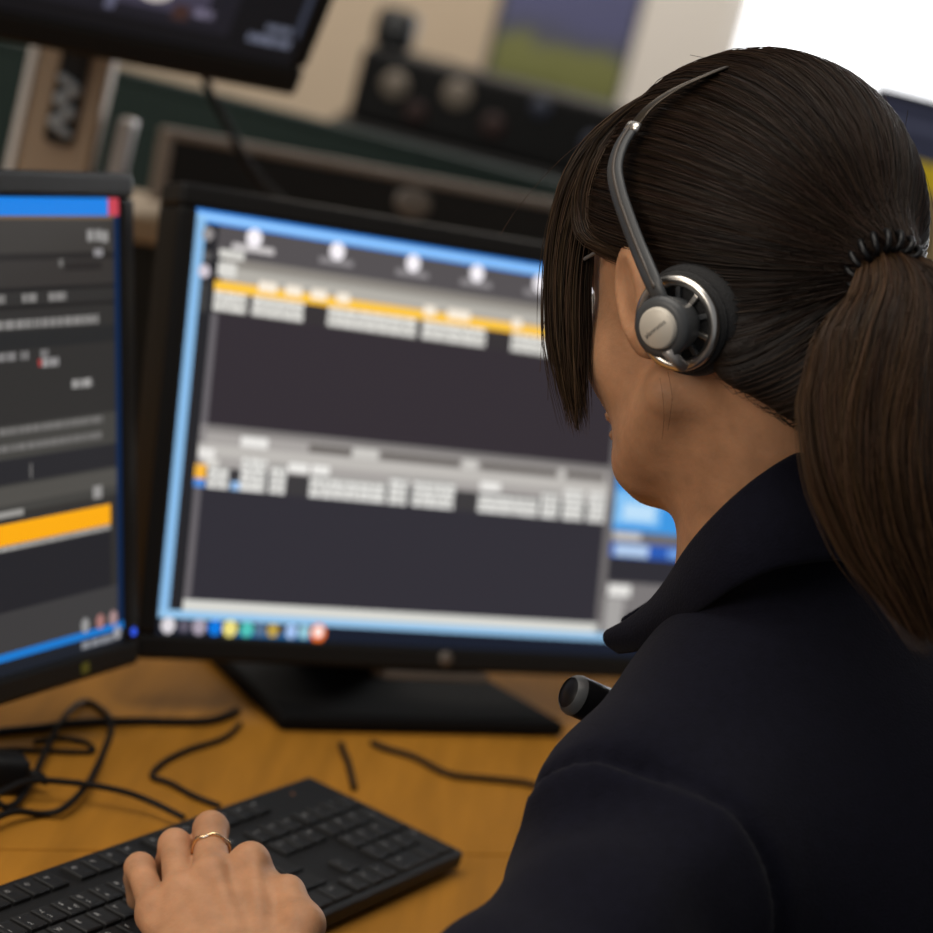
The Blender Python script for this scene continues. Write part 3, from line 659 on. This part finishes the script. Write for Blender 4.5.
def hand_sdf(P):
    d = None
    cen = (MC['r'] + MC['m']) / 2
    for k, off in (('p', -.016), ('r', -.006), ('m', .005), ('i', .016)):
        side = nrm(np.cross(HFW, ZZ))
        c = sd_cone(P, WR + side * off, MC[k] - ZZ * .0045, .0155, RD[k][0] + .0006)
        d = c if d is None else smin(d, c, .008)
        d = smin(d, sd_cone(P, WR + side * off * .6 + ZZ * .0115, MC[k] + ZZ * (RD[k][0] * .62), .0035, .0042), .005)
    for k in 'prmi': d = smin(d, np.linalg.norm(P - MC[k].astype(np.float32), axis=1) - RD[k][0] * 1.0, .006)
    fing = None
    for k in 'prmi':
        D, T_ = FT[k]
        c = sd_cone(P, MC[k], PP[k], RD[k][0] * .98, RD[k][1] * .97)
        c = smin(c, np.linalg.norm(P - PP[k].astype(np.float32), axis=1) - RD[k][1] * 1.03, .004)
        c = smin(c, sd_cone(P, PP[k], D, RD[k][1] * .96, RD[k][2]), .003); c = smin(c, sd_cone(P, D, T_, RD[k][2], RD[k][3]), .003)
        fing = c if fing is None else smin(fing, c, .0022)
    d = smin(d, fing, .0035)
    t = sd_cone(P, TH[0], TH[1], .016, .0125); t = smin(t, sd_cone(P, TH[1], TH[2], .0118, .0098), .006); t = smin(t, sd_cone(P, TH[2], TH[3], .0098, .0075), .004)
    d = smin(d, t, .009)
    d = smin(d, sd_cone(P, TH[0], MC['i'] - ZZ * .012, .014, .010), .012)
    # shallow creases over the middle joints
    for k in 'prmi':
        ax = nrm(PP[k] - MC[k])
        for o_ in (-.0022, .0012, .0045):
            pr = (P - PP[k].astype(np.float32)) @ ax.astype(np.float32) - o_; rr = np.linalg.norm(P - PP[k].astype(np.float32), axis=1)
            d = d + .00042 * np.exp(-(pr / .0006) ** 2) * (rr < RD[k][1] * 1.4) * ((P - PP[k].astype(np.float32)) @ np.array([0, -.5, .86], np.float32) > RD[k][1] * .35)
    d = smin(d, sd_cone(P, WR, WR + (EL - WR) * .45, .0225, .031), .02)
    return d
plo = np.min([MC['p'], PP['p'], TH[0], WR, FT['m'][1], FT['p'][1]], axis=0) - .035; phi_ = np.max([MC['i'], PP['m'], TH[1], FT['m'][0], FT['i'][1], WR], axis=0) + .03
plo[1] -= .05; phi_[0] += .03
gv = snet(hand_sdf, plo, phi_, .0014)
# right hand resting in the lap, under the desk edge
SJL = un(664, 862, 1.315); sl_ = (SJL - NB) @ BM.T
SJR = bw((sl_[0], -sl_[1], sl_[2])); ELR = bw((-.02, -.235, -.40)); WRR = bw((.20, -.10, -.50))
def rhand_sdf(P):
    d = sd_cone(P, ELR + (WRR - ELR) * .5, WRR, .032, .024); f = nrm(WRR - ELR); s_ = nrm(np.cross(f, ZZ))
    for o_, ln in ((-.03, .075), (-.01, .09), (.01, .095), (.03, .085)):
        m_ = WRR + f * .08 + s_ * o_; d = smin(d, sd_cone(P, WRR, m_, .018, .011), .012); d = smin(d, sd_cone(P, m_, m_ + f * ln * .6 - ZZ * .03, .0095, .007), .005)
    return smin(d, sd_cone(P, WRR, WRR + f * .06 - s_ * .05 - ZZ * .01, .015, .009), .012)
rv = snet(rhand_sdf, np.minimum(ELR, WRR) - [.16, .13, .08], np.maximum(ELR, WRR) + [.06, .13, .06], .004)
V_, F_ = join([hv, gv, rv])
pw(link('body', mesh_np('body', V_, F_), M['skin'], person, True))
for s_ in (-1, 1):
    e_ = MB(); c_ = hw((.0715, s_ * .030, .016)); q_ = Vector(HF).to_track_quat('Z', 'Y').to_matrix().to_4x4(); A_ = Matrix.Translation(c_) @ q_
    prof = [(.0114 * math.sin(a), .0114 * math.cos(a)) for a in np.linspace(0, math.pi, 13)]
    e_.lathe(prof, A_, 20); eo = pw(e_.build('eye', mat('eye_white', (.75, .72, .68), .2), person, True))
    ir = MB().lathe([(0, .0117), (.0052, .0108)], A_, 20).build('iris', mat('iris', (.05, .025, .012), .2), eo, True); ir.matrix_parent_inverse = Matrix.Identity(4)

# jacket: one continuous fleece shell
def jacket_sdf(P):
    b_ = bl_(P)
    d = sd_ell(b_, (-.060, 0, -.27), (.128, .165, .25))
    d = smin(d, sd_ell(b_, (-.02, 0, -.46), (.15, .17, .20)), .08)
    d = smin(d, sd_ell(b_, (-.105, 0, -.17), (.085, .15, .15)), .06)
    d = smin(d, sd_ell(b_, (-.022, 0, -.19), (.092, .12, .14)), .03)
    for SJ, E_, W2, sg in ((SJL, EL, WR, 1), (SJR, ELR, WRR, -1)):
        d = smin(d, sd_cone(P, bw((-.035, sg * .03, -.018)), SJ + ZZ * .0, .056, .062), .05)
        d = smin(d, sd_cone(P, bw((-.10, sg * .06, -.13)), SJ, .075, .058), .05)
        a = sd_cone(P, SJ, E_, .064, .056)
        ww = W2 + (E_ - W2) * .20
        a = smin(a, sd_cone(P, E_, ww, .050, .036), .03)
        ax = nrm(E_ - SJ).astype(np.float32); t = (P - SJ.astype(np.float32)) @ ax
        # folds across the sleeve
        sd_ = nrm(np.cross(ax, ZZ)).astype(np.float32); u_ = (P - SJ.astype(np.float32)) @ sd_
        a = a + .0035 * np.sin(t * 62 + u_ * 30) * np.exp(-((t - .13) / .06) ** 2) + .003 * np.sin(t * 38 - u_ * 55 + 1.) * np.exp(-((t - .06) / .05) ** 2)
        d = smin(d, a, .024)
        # armhole seam: a pressed groove on a tilted plane
        n_ = nrm(.62 * ax + .78 * BL * sg + ZZ * -.10).astype(np.float32); g = (P - SJ.astype(np.float32)) @ n_ - .028
        rr = np.linalg.norm(P - SJ.astype(np.float32), axis=1)
        d = d + (.0055 * np.exp(-(g / .0042) ** 2) - .0016 * np.exp(-((g - .011) / .006) ** 2)) * (rr < .12)
    # broad soft folds from collar to chest
    d = d + .006 * np.sin(b_[:, 0] * 60 + b_[:, 2] * 66 + b_[:, 1] * 10) * np.exp(-((b_[:, 2] + .10) / .06) ** 2) * np.clip(b_[:, 0] * 12 + .9, 0, 1)
    # neck opening
    d = smax(d, -sd_cone(P, bw((-.022, 0, -.01)), bw((.02, 0, .14)), .054, .085), .008)
    return d
jv = snet(jacket_sdf, [np.min([SJL[0], SJR[0], EL[0], ELR[0], WR[0], WRR[0]]) - .10, EL[1] - .12, NB[2] - .68], [np.max([SJL[0], SJR[0]]) + .14, SJR[1] + .12, NB[2] + .06], .0044)
jk = pw(link('jacket', mesh_np('jacket', *jv), M['navy'], person, True)); jk['label'] = 'navy fleece jacket with stand collar'
# collar: top and bottom edges measured on the left side, mirrored on the right
ctop = [un(822, 440, 1.362), un(795, 452, 1.352), un(760, 474, 1.345), un(722, 508, 1.350), un(690, 545, 1.372), un(662, 590, 1.41), un(636, 616, 1.435), un(610, 632, 1.455)]
cbot = [un(860, 560, 1.350), un(822, 562, 1.338), un(775, 570, 1.330), un(735, 588, 1.338), un(700, 612, 1.362), un(668, 630, 1.40), un(645, 648, 1.43), un(622, 652, 1.455)]
def mirror(P): q_ = (P - NB) @ BM.T; q_[1] = .022 - q_[1]; return bw(q_)
ct = spline(ctop, 6); cb_ = spline(cbot, 6)
mid0t = (ct[0] + mirror(ct[0])) / 2 - BF * .012; mid0b = (cb_[0] + mirror(cb_[0])) / 2 - BF * .012
ct = [mirror(p) for p in ct[::-1]] + [mid0t] + ct; cb_ = [mirror(p) for p in cb_[::-1]] + [mid0b] + cb_
ct = spline(ct[::3] + [ct[-1]], 4); cb_ = spline(cb_[::3] + [cb_[-1]], 4)
nb_ = len(ct); rows = []
axis_c = bw((0, 0, 0))
for k in range(9):
    t = k / 8; row = []
    for i in range(nb_):
        p = ct[i] * (1 - t) + cb_[i] * t; out = (p - bw((.0, 0, 0))) * [1, 1, 0]; out = out / (np.linalg.norm(out) + 1e-6)
        row.append(p + out * (.006 * math.sin(math.pi * t)) )
    rows.append(row)
V_ = np.array(rows).reshape(-1, 3); F_ = [(r_ * nb_ + i, r_ * nb_ + i + 1, (r_ + 1) * nb_ + i + 1, (r_ + 1) * nb_ + i) for r_ in range(8) for i in range(nb_ - 1)]
co = pw(link('collar', mesh_np('collar', V_, np.array(F_)), M['navy'], jk, True)); co.matrix_parent_inverse = Matrix.Identity(4)
md = co.modifiers.new('thick', 'SOLIDIFY'); md.thickness = .005; md.offset = 0
md = co.modifiers.new('soft', 'SUBSURF'); md.levels = 1; md.render_levels = 1
# round black cord toggle hanging at the chest
ta = nrm(-VX * .80 + VU * .38 - VF * .46); tp = un(586, 700, 1.43)
tm = frame_matrix(tp, nrm(np.cross(ta, ZZ)), nrm(np.cross(ta, np.cross(ta, ZZ))), ta)
to = pw(MB().lathe([(0, -.030), (.009, -.029), (.0118, -.02), (.0118, .006), (.0108, .010), (.0085, .0125), (0, .0135)], tm, 24).build('cord_toggle', M['tie'], jk, True)); to.matrix_parent_inverse = Matrix.Identity(4); to['label'] = 'glossy black cord toggle at the chest'
tr_ = pw(MB().lathe([(.0090, .0128), (.0112, .0102), (.0120, .0075)], tm, 24).build('toggle_rim', M['grey'], jk, True)); tr_.matrix_parent_inverse = Matrix.Identity(4)
# trousers and shoes under the desk
HPx = bw((-.01, 0, -.62))
def leg_sdf(P):
    d = sd_ell(P, HPx, (.15, .17, .11))
    for sg in (1, -1):
        hp = HPx + BL * (sg * .09); kn = hp + BF * .40 + BL * (sg * .04) + ZZ * .02; an = np.array([kn[0], kn[1], FZ + .10]) - BF * .02
        d = smin(d, sd_cone(P, hp, kn, .085, .062), .04); d = smin(d, sd_cone(P, kn, an, .060, .045), .03)
    return d
lv = snet(leg_sdf, HPx - [.62, .36, .16 + HPx[2] - FZ - .22], HPx + [.25, .42, .18], .012)
pw(link('trousers', mesh_np('trousers', *lv), M['trouser'], person, True))
for sg in (1, -1):
    hp = HPx + BL * (sg * .09); kn = hp + BF * .40 + BL * (sg * .04); an = np.array([kn[0], kn[1], FZ]) - BF * .02
    def shoe_sdf(P, an=an): return smax(smin(sd_ell(P, an + ZZ * .05, (.055, .055, .065)), sd_cone(P, an + ZZ * .035 - BF * .03, an + BF * .15 + ZZ * .025, .042, .034), .03), FZ - P[:, 2], .004)
    sv = snet(shoe_sdf, an - [.24, .16, .02], an + [.16, .16, .13], .007)
    pw(link('shoe', mesh_np('shoe', *sv), M['shoe'], person, True))

# ------------------------------------------------------------------ hair
HR = np.array([.104, .084, .096])
TIE = np.asarray(hl(un(880, 264, 1.322)[None, :])[0], float)
fx = np.array([-.13, -.085, -.055, -.04, -.025, .0, .03, .07, .1]); ux = np.array([-.085, -.070, -.046, -.030, .008, .030, .036, .062, .09])
def hair_sdf(P):
    q = hl(P)
    d = sd_ell(q, HC, HR)
    d = smin(d, sd_cone(q, TIE + np.array([.026, 0, .004]), TIE, .034, .016), .03)
    d = smin(d, sd_cone(q, (-.055, .032, -.030), (-.085, .0, -.045), .030, .030), .03); d = smin(d, sd_cone(q, (-.055, -.032, -.030), (-.085, .0, -.045), .030, .030), .03)
    dirn = np.arctan2(q[:, 2] - .03, q[:, 1]); d = d + .0010 * np.sin(dirn * 34 + 2.2 * np.sin(dirn * 9)) * np.clip((.06 - q[:, 0]) * 12, 0, 1)
    ub = np.interp(q[:, 0], fx, ux).astype(np.float32)
    return smax(d, (ub - q[:, 2]) * .8, .007)
HAIR = attrmat('hair_strands', 0, .42); HAIR.node_tree.nodes['Principled BSDF'].inputs['Specular IOR Level'].default_value = .20
CAPM = mat('hair_mass', (.011, .0066, .0046), .65, noise=.5, nscale=60, bump=.5, bscale=300, stretch=(1, 1, 1), spec=.3)
cv_ = snet(hair_sdf, HO - [.17, .17, .13], HO + [.17, .17, .20], .003)
hair = pw(link('hair', mesh_np('hair', *cv_), CAPM, person, True)); hair['label'] = 'dark brown hair pulled back'
def tones(n, base=(.0175, .0100, .0066), lo=.3, hi=2.4): return np.array(base)[None, :] * rng.uniform(lo, hi, (n, 1)) * np.stack([np.ones(n), rng.uniform(.9, 1.1, n), rng.uniform(.8, 1.1, n)], 1)
def sub(o): o.matrix_parent_inverse = Matrix.Identity(4); return o
# combed strands from all over the scalp to the tie
S = 6500; n = 18
d0 = rng.normal(size=(S * 4, 3)); d0 /= np.linalg.norm(d0, axis=1, keepdims=True); p0 = HC + d0 * HR
ok = (p0[:, 2] > np.interp(p0[:, 0], fx, ux) + .004) & (p0[:, 0] < .088); d0 = d0[ok][:S]; S = len(d0)
td = (TIE - HC) / HR; td /= np.linalg.norm(td)
om = np.arccos(np.clip(d0 @ td, -.999, .999)); t = np.linspace(0, 1, n)[None, :]
sl = (np.sin((1 - t) * om[:, None]) / np.sin(om)[:, None])[..., None] * d0[:, None, :] + (np.sin(t * om[:, None]) / np.sin(om)[:, None])[..., None] * td
lift = rng.uniform(-.0006, .0020, (S, 1)) + .0010 * np.sin(t * math.pi) * rng.normal(size=(S, 1))
pos = HC + sl * (HR + lift[..., None]); jit = rng.normal(size=(S, 1, 3)) * .004; pos = pos + jit * t[..., None] ** 2
kk = np.clip((t - .85) / .15, 0, 1)[..., None]; pos = pos * (1 - kk * .8) + (TIE + jit) * (kk * .8)
def cap_only(q):
    d = sd_ell(q, HC, HR)
    d = smin(d, sd_cone(q, TIE + np.array([.026, 0, .004]), TIE, .034, .016), .03)
    d = smin(d, sd_cone(q, (-.055, .032, -.030), (-.085, .0, -.045), .030, .030), .03); return smin(d, sd_cone(q, (-.055, -.032, -.030), (-.085, .0, -.045), .030, .030), .03)
for _ in range(4):
    fl = pos.reshape(-1, 3).astype(np.float32); dd = cap_only(fl).reshape(S, n); rdn = pos - HC; rdn /= np.linalg.norm(rdn, axis=2, keepdims=True)
    pos = pos + rdn * ((np.clip(lift, .0002, .003) - dd) * np.clip((1 - t) * 8, 0, 1))[..., None]
ubm = np.interp(pos[..., 0], fx, ux); pos[..., 2] = np.maximum(pos[..., 2], ubm - .002)
rad = np.full((S, n), .00026) * np.clip(np.sin(t * math.pi) * 3, .2, 1)
sub(strands_mesh('strands', hw(pos.reshape(-1, 3)).reshape(S, n, 3), rad, tones(S), HAIR, hair))['kind'] = 'stuff'

def lock(name, path, wid, S, base, n=22, r=.00026, flat=None, spread=.0, parent=None, wav=.0015, core=True, lo=.4, hi=2.2, ends=(0., 1.), stagger=0., label=None, cs=.86):
    C = np.array(spline(path, 10)); L_ = np.linspace(0, 1, len(C)); Wd = np.interp(L_, np.linspace(0, 1, len(wid)), wid)
    T = np.gradient(C, axis=0); T /= np.linalg.norm(T, axis=1, keepdims=True)
    A = nrm(VX)[None, :] - (T @ nrm(VX))[:, None] * T; A /= np.linalg.norm(A, axis=1, keepdims=True); B = np.cross(T, A)
    fl = flat or .6
    if core:
        sd = 14; a = np.linspace(0, 2 * math.pi, sd, endpoint=False)
        ring = C[:, None, :] + (A[:, None, :] * np.cos(a)[None, :, None] + B[:, None, :] * (fl * np.sin(a))[None, :, None]) * (Wd * np.interp(L_, [0, .65, 1], [cs, cs, cs * .35]))[:, None, None] * (1 + .10 * np.sin(a * 5 + 1)[None, :, None])
        i = np.arange(len(C) - 1)[:, None] * sd; j = np.arange(sd)[None, :]; Fq = np.stack([i + j, i + (j + 1) % sd, i + sd + (j + 1) % sd, i + sd + j], -1).reshape(-1, 4)
        o = pw(link(name, mesh_np(name, ring.reshape(-1, 3), Fq), CAPM, person, True))
    t1 = rng.uniform(1 - stagger, 1., S); tt = np.linspace(0, 1, n)[None, :] * t1[:, None]
    nc = max(24, S // 45); ci = rng.integers(0, nc, S)
    ang = rng.uniform(0, 2 * math.pi, nc)[ci] + rng.normal(size=S) * .10; rho = np.sqrt(rng.uniform(.35, 1.05, nc))[ci] * (1 + rng.normal(size=S) * .07)
    def at(X): return np.stack([np.interp(tt, L_, X[:, c]) for c in range(3)], -1)
    w_ = np.interp(tt, L_, Wd); ph = rng.uniform(0, 6.3, nc)[ci][:, None]; fr = rng.uniform(2, 5, nc)[ci][:, None]
    ang = ang[:, None] + .22 * np.sin(tt * fr + ph) + .10 * (tt - .3) * rng.normal(size=(S, 1))
    ctone = rng.uniform(.55, 1.6, nc)[ci][:, None]
    P = at(C) + at(A) * (np.cos(ang) * rho[:, None] * w_)[..., None] + at(B) * (np.sin(ang) * rho[:, None] * w_ * fl)[..., None]
    P += rng.normal(size=(S, 1, 3)) * wav * (tt * 1.5)[..., None]
    rad = r * np.clip((1.02 - np.linspace(0, 1, n)) * 6, .15, 1)[None, :] * rng.uniform(.7, 1.3, (S, 1))
    if core:
        so_ = sub(strands_mesh(name + '_strands', P, rad, tones(S, base, lo, hi) * ctone, HAIR, o)); so_['kind'] = 'stuff'
        if label: o['label'] = label
        return o
    so_ = strands_mesh(name, P, rad, tones(S, base, lo, hi), HAIR, parent); so_['kind'] = 'stuff'; return so_
TW = hw(TIE)
lock('ponytail', [TW, un(892, 272, 1.305), un(905, 310, 1.29), un(902, 380, 1.275), un(898, 450, 1.265), un(908, 520, 1.26), un(925, 585, 1.258), un(940, 650, 1.258)],
     [.010, .016, .028, .042, .046, .042, .034, .022, .008], 5200, (.040, .0205, .0105), n=26, flat=.55, wav=.0018, stagger=.40, lo=.45, hi=1.7, label='long brown ponytail hanging down her back')
lock('fringe', [un(668, 92, 1.405), un(628, 122, 1.41), un(594, 165, 1.415), un(575, 215, 1.418), un(567, 265, 1.42), un(566, 320, 1.42), un(570, 375, 1.42), un(578, 430, 1.422)],
     [.003, .007, .011, .0125, .0115, .011, .0105, .007, .002], 1300, (.036, .021, .012), n=24, flat=.55, wav=.002, stagger=.25, cs=.62, label='long loose fringe hanging beside the face')
lock('side_hair', [un(700, 84, 1.40), un(650, 108, 1.405), un(612, 150, 1.41), un(594, 200, 1.41), un(598, 238, 1.40), un(632, 258, 1.37)],
     [.004, .008, .011, .011, .009, .004], 900, (.036, .021, .0125), n=18, flat=.4, wav=.001)
# flyaway hairs
fp = []
for a in ([un(565, 250, 1.42), un(553, 285, 1.42), un(543, 330, 1.42), un(540, 372, 1.42)], [un(580, 190, 1.41), un(555, 250, 1.41), un(549, 320, 1.41), un(548, 400, 1.41)], [un(610, 120, 1.40), un(560, 160, 1.41), un(520, 205, 1.42), un(500, 235, 1.42)],
          [un(915, 190, 1.40), un(900, 150, 1.40), un(893, 120, 1.40), un(885, 95, 1.40)], [un(925, 220, 1.39), un(915, 175, 1.39), un(905, 140, 1.39), un(908, 110, 1.39)], [un(720, 66, 1.42), un(690, 64, 1.42), un(665, 78, 1.42), un(640, 100, 1.42)],
          [un(700, 72, 1.42), un(672, 80, 1.42), un(650, 90, 1.42), un(622, 118, 1.42)], [un(740, 62, 1.42), un(715, 60, 1.42), un(700, 57, 1.42), un(690, 55, 1.42)], [un(660, 378, 1.36), un(663, 398, 1.36), un(664, 418, 1.365), un(662, 440, 1.37)], [un(668, 372, 1.355), un(672, 395, 1.36), un(671, 410, 1.36), un(668, 430, 1.365)],
          [un(925, 200, 1.38), un(930, 215, 1.38), un(932, 235, 1.37), un(928, 255, 1.36)], [un(905, 130, 1.42), un(920, 160, 1.42), un(930, 190, 1.42), un(936, 230, 1.42)]):
    fp.append(np.array(spline(a, 5)))
fp = np.array(fp); sub(strands_mesh('flyaway_hairs', fp, np.repeat(np.array([.00018] * 8 + [.00008] * 2 + [.00015] * 2)[:, None], fp.shape[1], 1), tones(len(fp), (.03, .017, .010)), HAIR, hair))['kind'] = 'stuff'

# hair tie: spiral black elastic round the root of the ponytail
ta = nrm(un(905, 300, 1.29) - TW); tu = nrm(np.cross(ta, VX)); tv2 = np.cross(ta, tu); tcen = un(884, 268, 1.312)
cl = []
for a in np.linspace(0, 2 * math.pi, 220, endpoint=False):
    rdir = tu * math.cos(a) + tv2 * math.sin(a); bphi = a * 17
    cl.append(tcen + rdir * (.0160 + .0045 * math.cos(bphi)) + ta * (.0065 * math.sin(bphi)))
tie = tag(MB().tube(cl, .0017, 6, closed=True).build('hair_tie', M['tie'], None, True), 'black spiral elastic hair tie round the ponytail root', 'hair tie')

# ------------------------------------------------------------------ headset
hs = thing('headset', 'black and silver single-ear headset on the woman\'s head', 'headset', tuple(hw((-.06, .09, -.01))))
def hp_(o): o.matrix_parent_inverse = Matrix.Translation(-Vector(hs.location)); return o
PC = un(697, 318, 1.345)                                  # cushion centre
AX = nrm(-VF * .77 - VX * .605 - VU * .185); A1 = nrm(np.cross(AX, VX)); A2 = np.cross(AX, A1)
PM = frame_matrix(PC, A1, A2, AX)
hp_(MB().lathe([(0, -.004), (.022, -.006), (.0285, -.002), (.0305, .004), (.0290, .010), (.0255, .0125), (.02, .012), (0, .011)], PM, 48).build('ear_cushion', M['foam'], hs, True))
hp_(MB().lathe([(0, .0125), (.0262, .0125), (.0268, .0145), (.0262, .0165), (.0235, .0172), (0, .0165)], PM, 48).build('speaker_shell', M['foam'], hs, True))
rg = hp_(MB().lathe([(.0190, .0172), (.0245, .0172), (.0256, .0185), (.0252, .0208), (.0236, .0220), (.0203, .0212), (.0190, .0172)], PM, 56).build('silver_ring', M['steel'], hs, True)); rg['label'] = 'polished silver ring'
for k in range(10):
    a = 2 * math.pi * k / 10
    m4 = PM @ Matrix.Rotation(a, 4, 'Z')
    sp_ = hp_(MB().box((.0125, -.0014, .0168), (.0196, .0014, .0195), .0004, mat=m4).build('spoke', M['steel'] if k % 2 else M['grey'], hs))
hp_(MB().lathe([(0, .0170), (.0130, .0170), (.0140, .0200), (.0150, .0260), (.0163, .0310), (.0160, .0352), (.0125, .0365), (0, .0365)], PM, 48).build('pivot_hub', M['grey'], hs, True))
cp_ = hp_(MB().lathe([(0, .0400), (.0096, .0397), (.0108, .0387), (.0111, .0365)], PM, 48).build('cap', M['cap'], hs, True)); cp_['label'] = 'round pearl grey cap with wordmark'
tvx, tfx = textmesh('plantronics')
# lettering runs up to the right across the cap
ld = nrm(VX * .86 + VU * .50); ld = nrm(ld - AX * (ld @ AX)); lu = np.cross(AX, ld)
if lu @ VU < 0: lu = -lu
cc = PC + AX * .0402
me = bpy.data.meshes.new('wordmark'); me.from_pydata([tuple(cc + ld * v[0] * .0034 + lu * v[1] * .0034) for v in tvx], [], tfx); me.update()
wm = link('wordmark', me, M['grey'], cp_); wm.matrix_parent_inverse = Matrix.Identity(4)
# headband: padded grey sheath below, thin steel spring above
hub_ = PC + AX * .022
bp_ = [PC + AX * .029 + VU * .008 + VX * -.001, un(655, 287, 1.322), un(640, 252, 1.334), un(627, 218, 1.343), un(618, 190, 1.350), un(615, 168, 1.356), un(621, 146, 1.361), un(633, 127, 1.364)]
ref = nrm(hw((.3, 0, 0)) - HO)
hp_(MB().tube(spline(bp_, 8), .0058, 12, flat=.42, ref=ref).build('band_sheath', M['grey'], hs, True))
gr = [p + nrm(p - hw((0, 0, .05))) * .0022 - ref * .0012 for p in spline(bp_[1:], 8)]
hp_(MB().tube(gr, .0012, 6).build('sheath_groove', mat('sheath_brown', (.075, .06, .05), .4), hs, True))
bt = [un(632, 129, 1.366), un(645, 112, 1.362), un(660, 99, 1.360), un(681, 86.5, 1.357), un(706, 75.5, 1.358), un(728, 67, 1.368), un(748, 62, 1.40), hw((.0, 0, .140)), hw((.002, -.035, .138)), hw((0, -.065, .125)), hw((-.004, -.088, .085)), hw((-.008, -.0935, .05))]
hp_(MB().tube(spline(bt, 8), .0040, 10, flat=.25, ref=ref).build('band_spring', mat('dark_spring', (.09, .075, .06), .35, metal=.8), hs, True))
hp_(MB().tube([un(630, 132, 1.3635), un(635, 124, 1.3645)], .0064, 12, flat=.45, ref=ref).build('band_clip', M['steel'], hs, True))
hp_(MB().tube([hw((-.008, -.0945, .058)), hw((-.010, -.0945, .025))], [.011, .013], 12, flat=.4, ref=ref).build('temple_pad', M['foam'], hs, True))
hp_(MB().tube([PC + AX * .036 + nrm(-VU + VX * .35) * .012, PC + AX * .027 + nrm(-VU + VX * .35) * .0235], [.0035, .0030], 10).build('boom_joint', M['silver'], hs, True))
bmp = [PC + AX * .024 + nrm(-VU + VX * .35) * .014, hw((.0, .082, -.045)), hw((.04, .075, -.06)), hw((.075, .055, -.066)), hw((.092, .04, -.066))]

# ------------------------------------------------------------------ ring and glasses
RA = nrm(PP['m'] - MC['m']); rc = MC['m'] + (PP['m'] - MC['m']) * .56; r1_ = nrm(np.cross(RA, VX)); r2_ = np.cross(RA, r1_)
rpts = [rc + (r1_ * math.cos(a) + r2_ * math.sin(a)) * .0107 + RA * (.0006 * math.sin(a * 6)) for a in np.linspace(0, 2 * math.pi, 60, endpoint=False)]
rg_ = thing('finger_ring', 'thin twisted gold ring on the finger of her typing hand', 'ring', tuple(rc))
def rp_(o): o.matrix_parent_inverse = Matrix.Translation(-Vector(rg_.location)); return o
rp_(MB().tube(rpts, [.0011 + .0003 * math.sin(i * .63) for i in range(60)], 8, closed=True).build('band', M['gold'], rg_, True))
rp_(MB().tube([p + RA * .0011 * math.sin(i * .42) for i, p in enumerate(rpts)], .0006, 6, closed=True).build('twist', M['steel'], rg_, True))
gl = thing('eyeglasses', 'thin framed glasses on the woman\'s face, lens edge showing past her cheek', 'glasses', tuple(hw((.09, 0, .01))))
def gp(o): o.matrix_parent_inverse = Matrix.Translation(-Vector(gl.location)); return o
gm, N, K, b = nodemat('lens_glass'); b.inputs['Transmission Weight'].default_value = 1.; b.inputs['Roughness'].default_value = .0; b.inputs['IOR'].default_value = 1.1
for sg in (1, -1):
    lp = []
    for a in np.linspace(0, 2 * math.pi, 40, endpoint=False):
        ca, sa = math.cos(a), math.sin(a); y = .025 * math.copysign(abs(ca) ** .7, ca); z = .017 * math.copysign(abs(sa) ** .7, sa)
        yy = .033 + y; lp.append(hw((.098 - yy * yy * 6., sg * yy, .008 + z)))
    gp(MB().tube(lp, .0009, 6, closed=True).build('rim', M['silver'], gl, True))
    V_ = [tuple(p) for p in lp] + [tuple(p + HF * .0012) for p in lp]; nn = len(lp)
    me = bpy.data.meshes.new('lens'); me.from_pydata(V_, [], [tuple(range(nn)), tuple(range(2 * nn - 1, nn - 1, -1))] + [(i, (i + 1) % nn, nn + (i + 1) % nn, nn + i) for i in range(nn)]); me.update()
    gp(link('lens', me, gm, gl))
    gp(MB().tube(spline([hw((.0775, sg * .0545, 0.030)), hw((.074, sg * .060, 0.031)), hw((.04, sg * .071, 0.034)), hw((.0, sg * .080, 0.036)), hw((-.02, sg * .079, .018)), hw((-.03, sg * .074, -.002))], 6), .0011, 6).build('temple_arm', M['silver'], gl, True))
gp(MB().tube(spline([hw((.0976, .009, .016)), hw((.1015, 0, .019)), hw((.0976, -.009, .016))], 6), .0011, 6).build('bridge', M['silver'], gl, True))
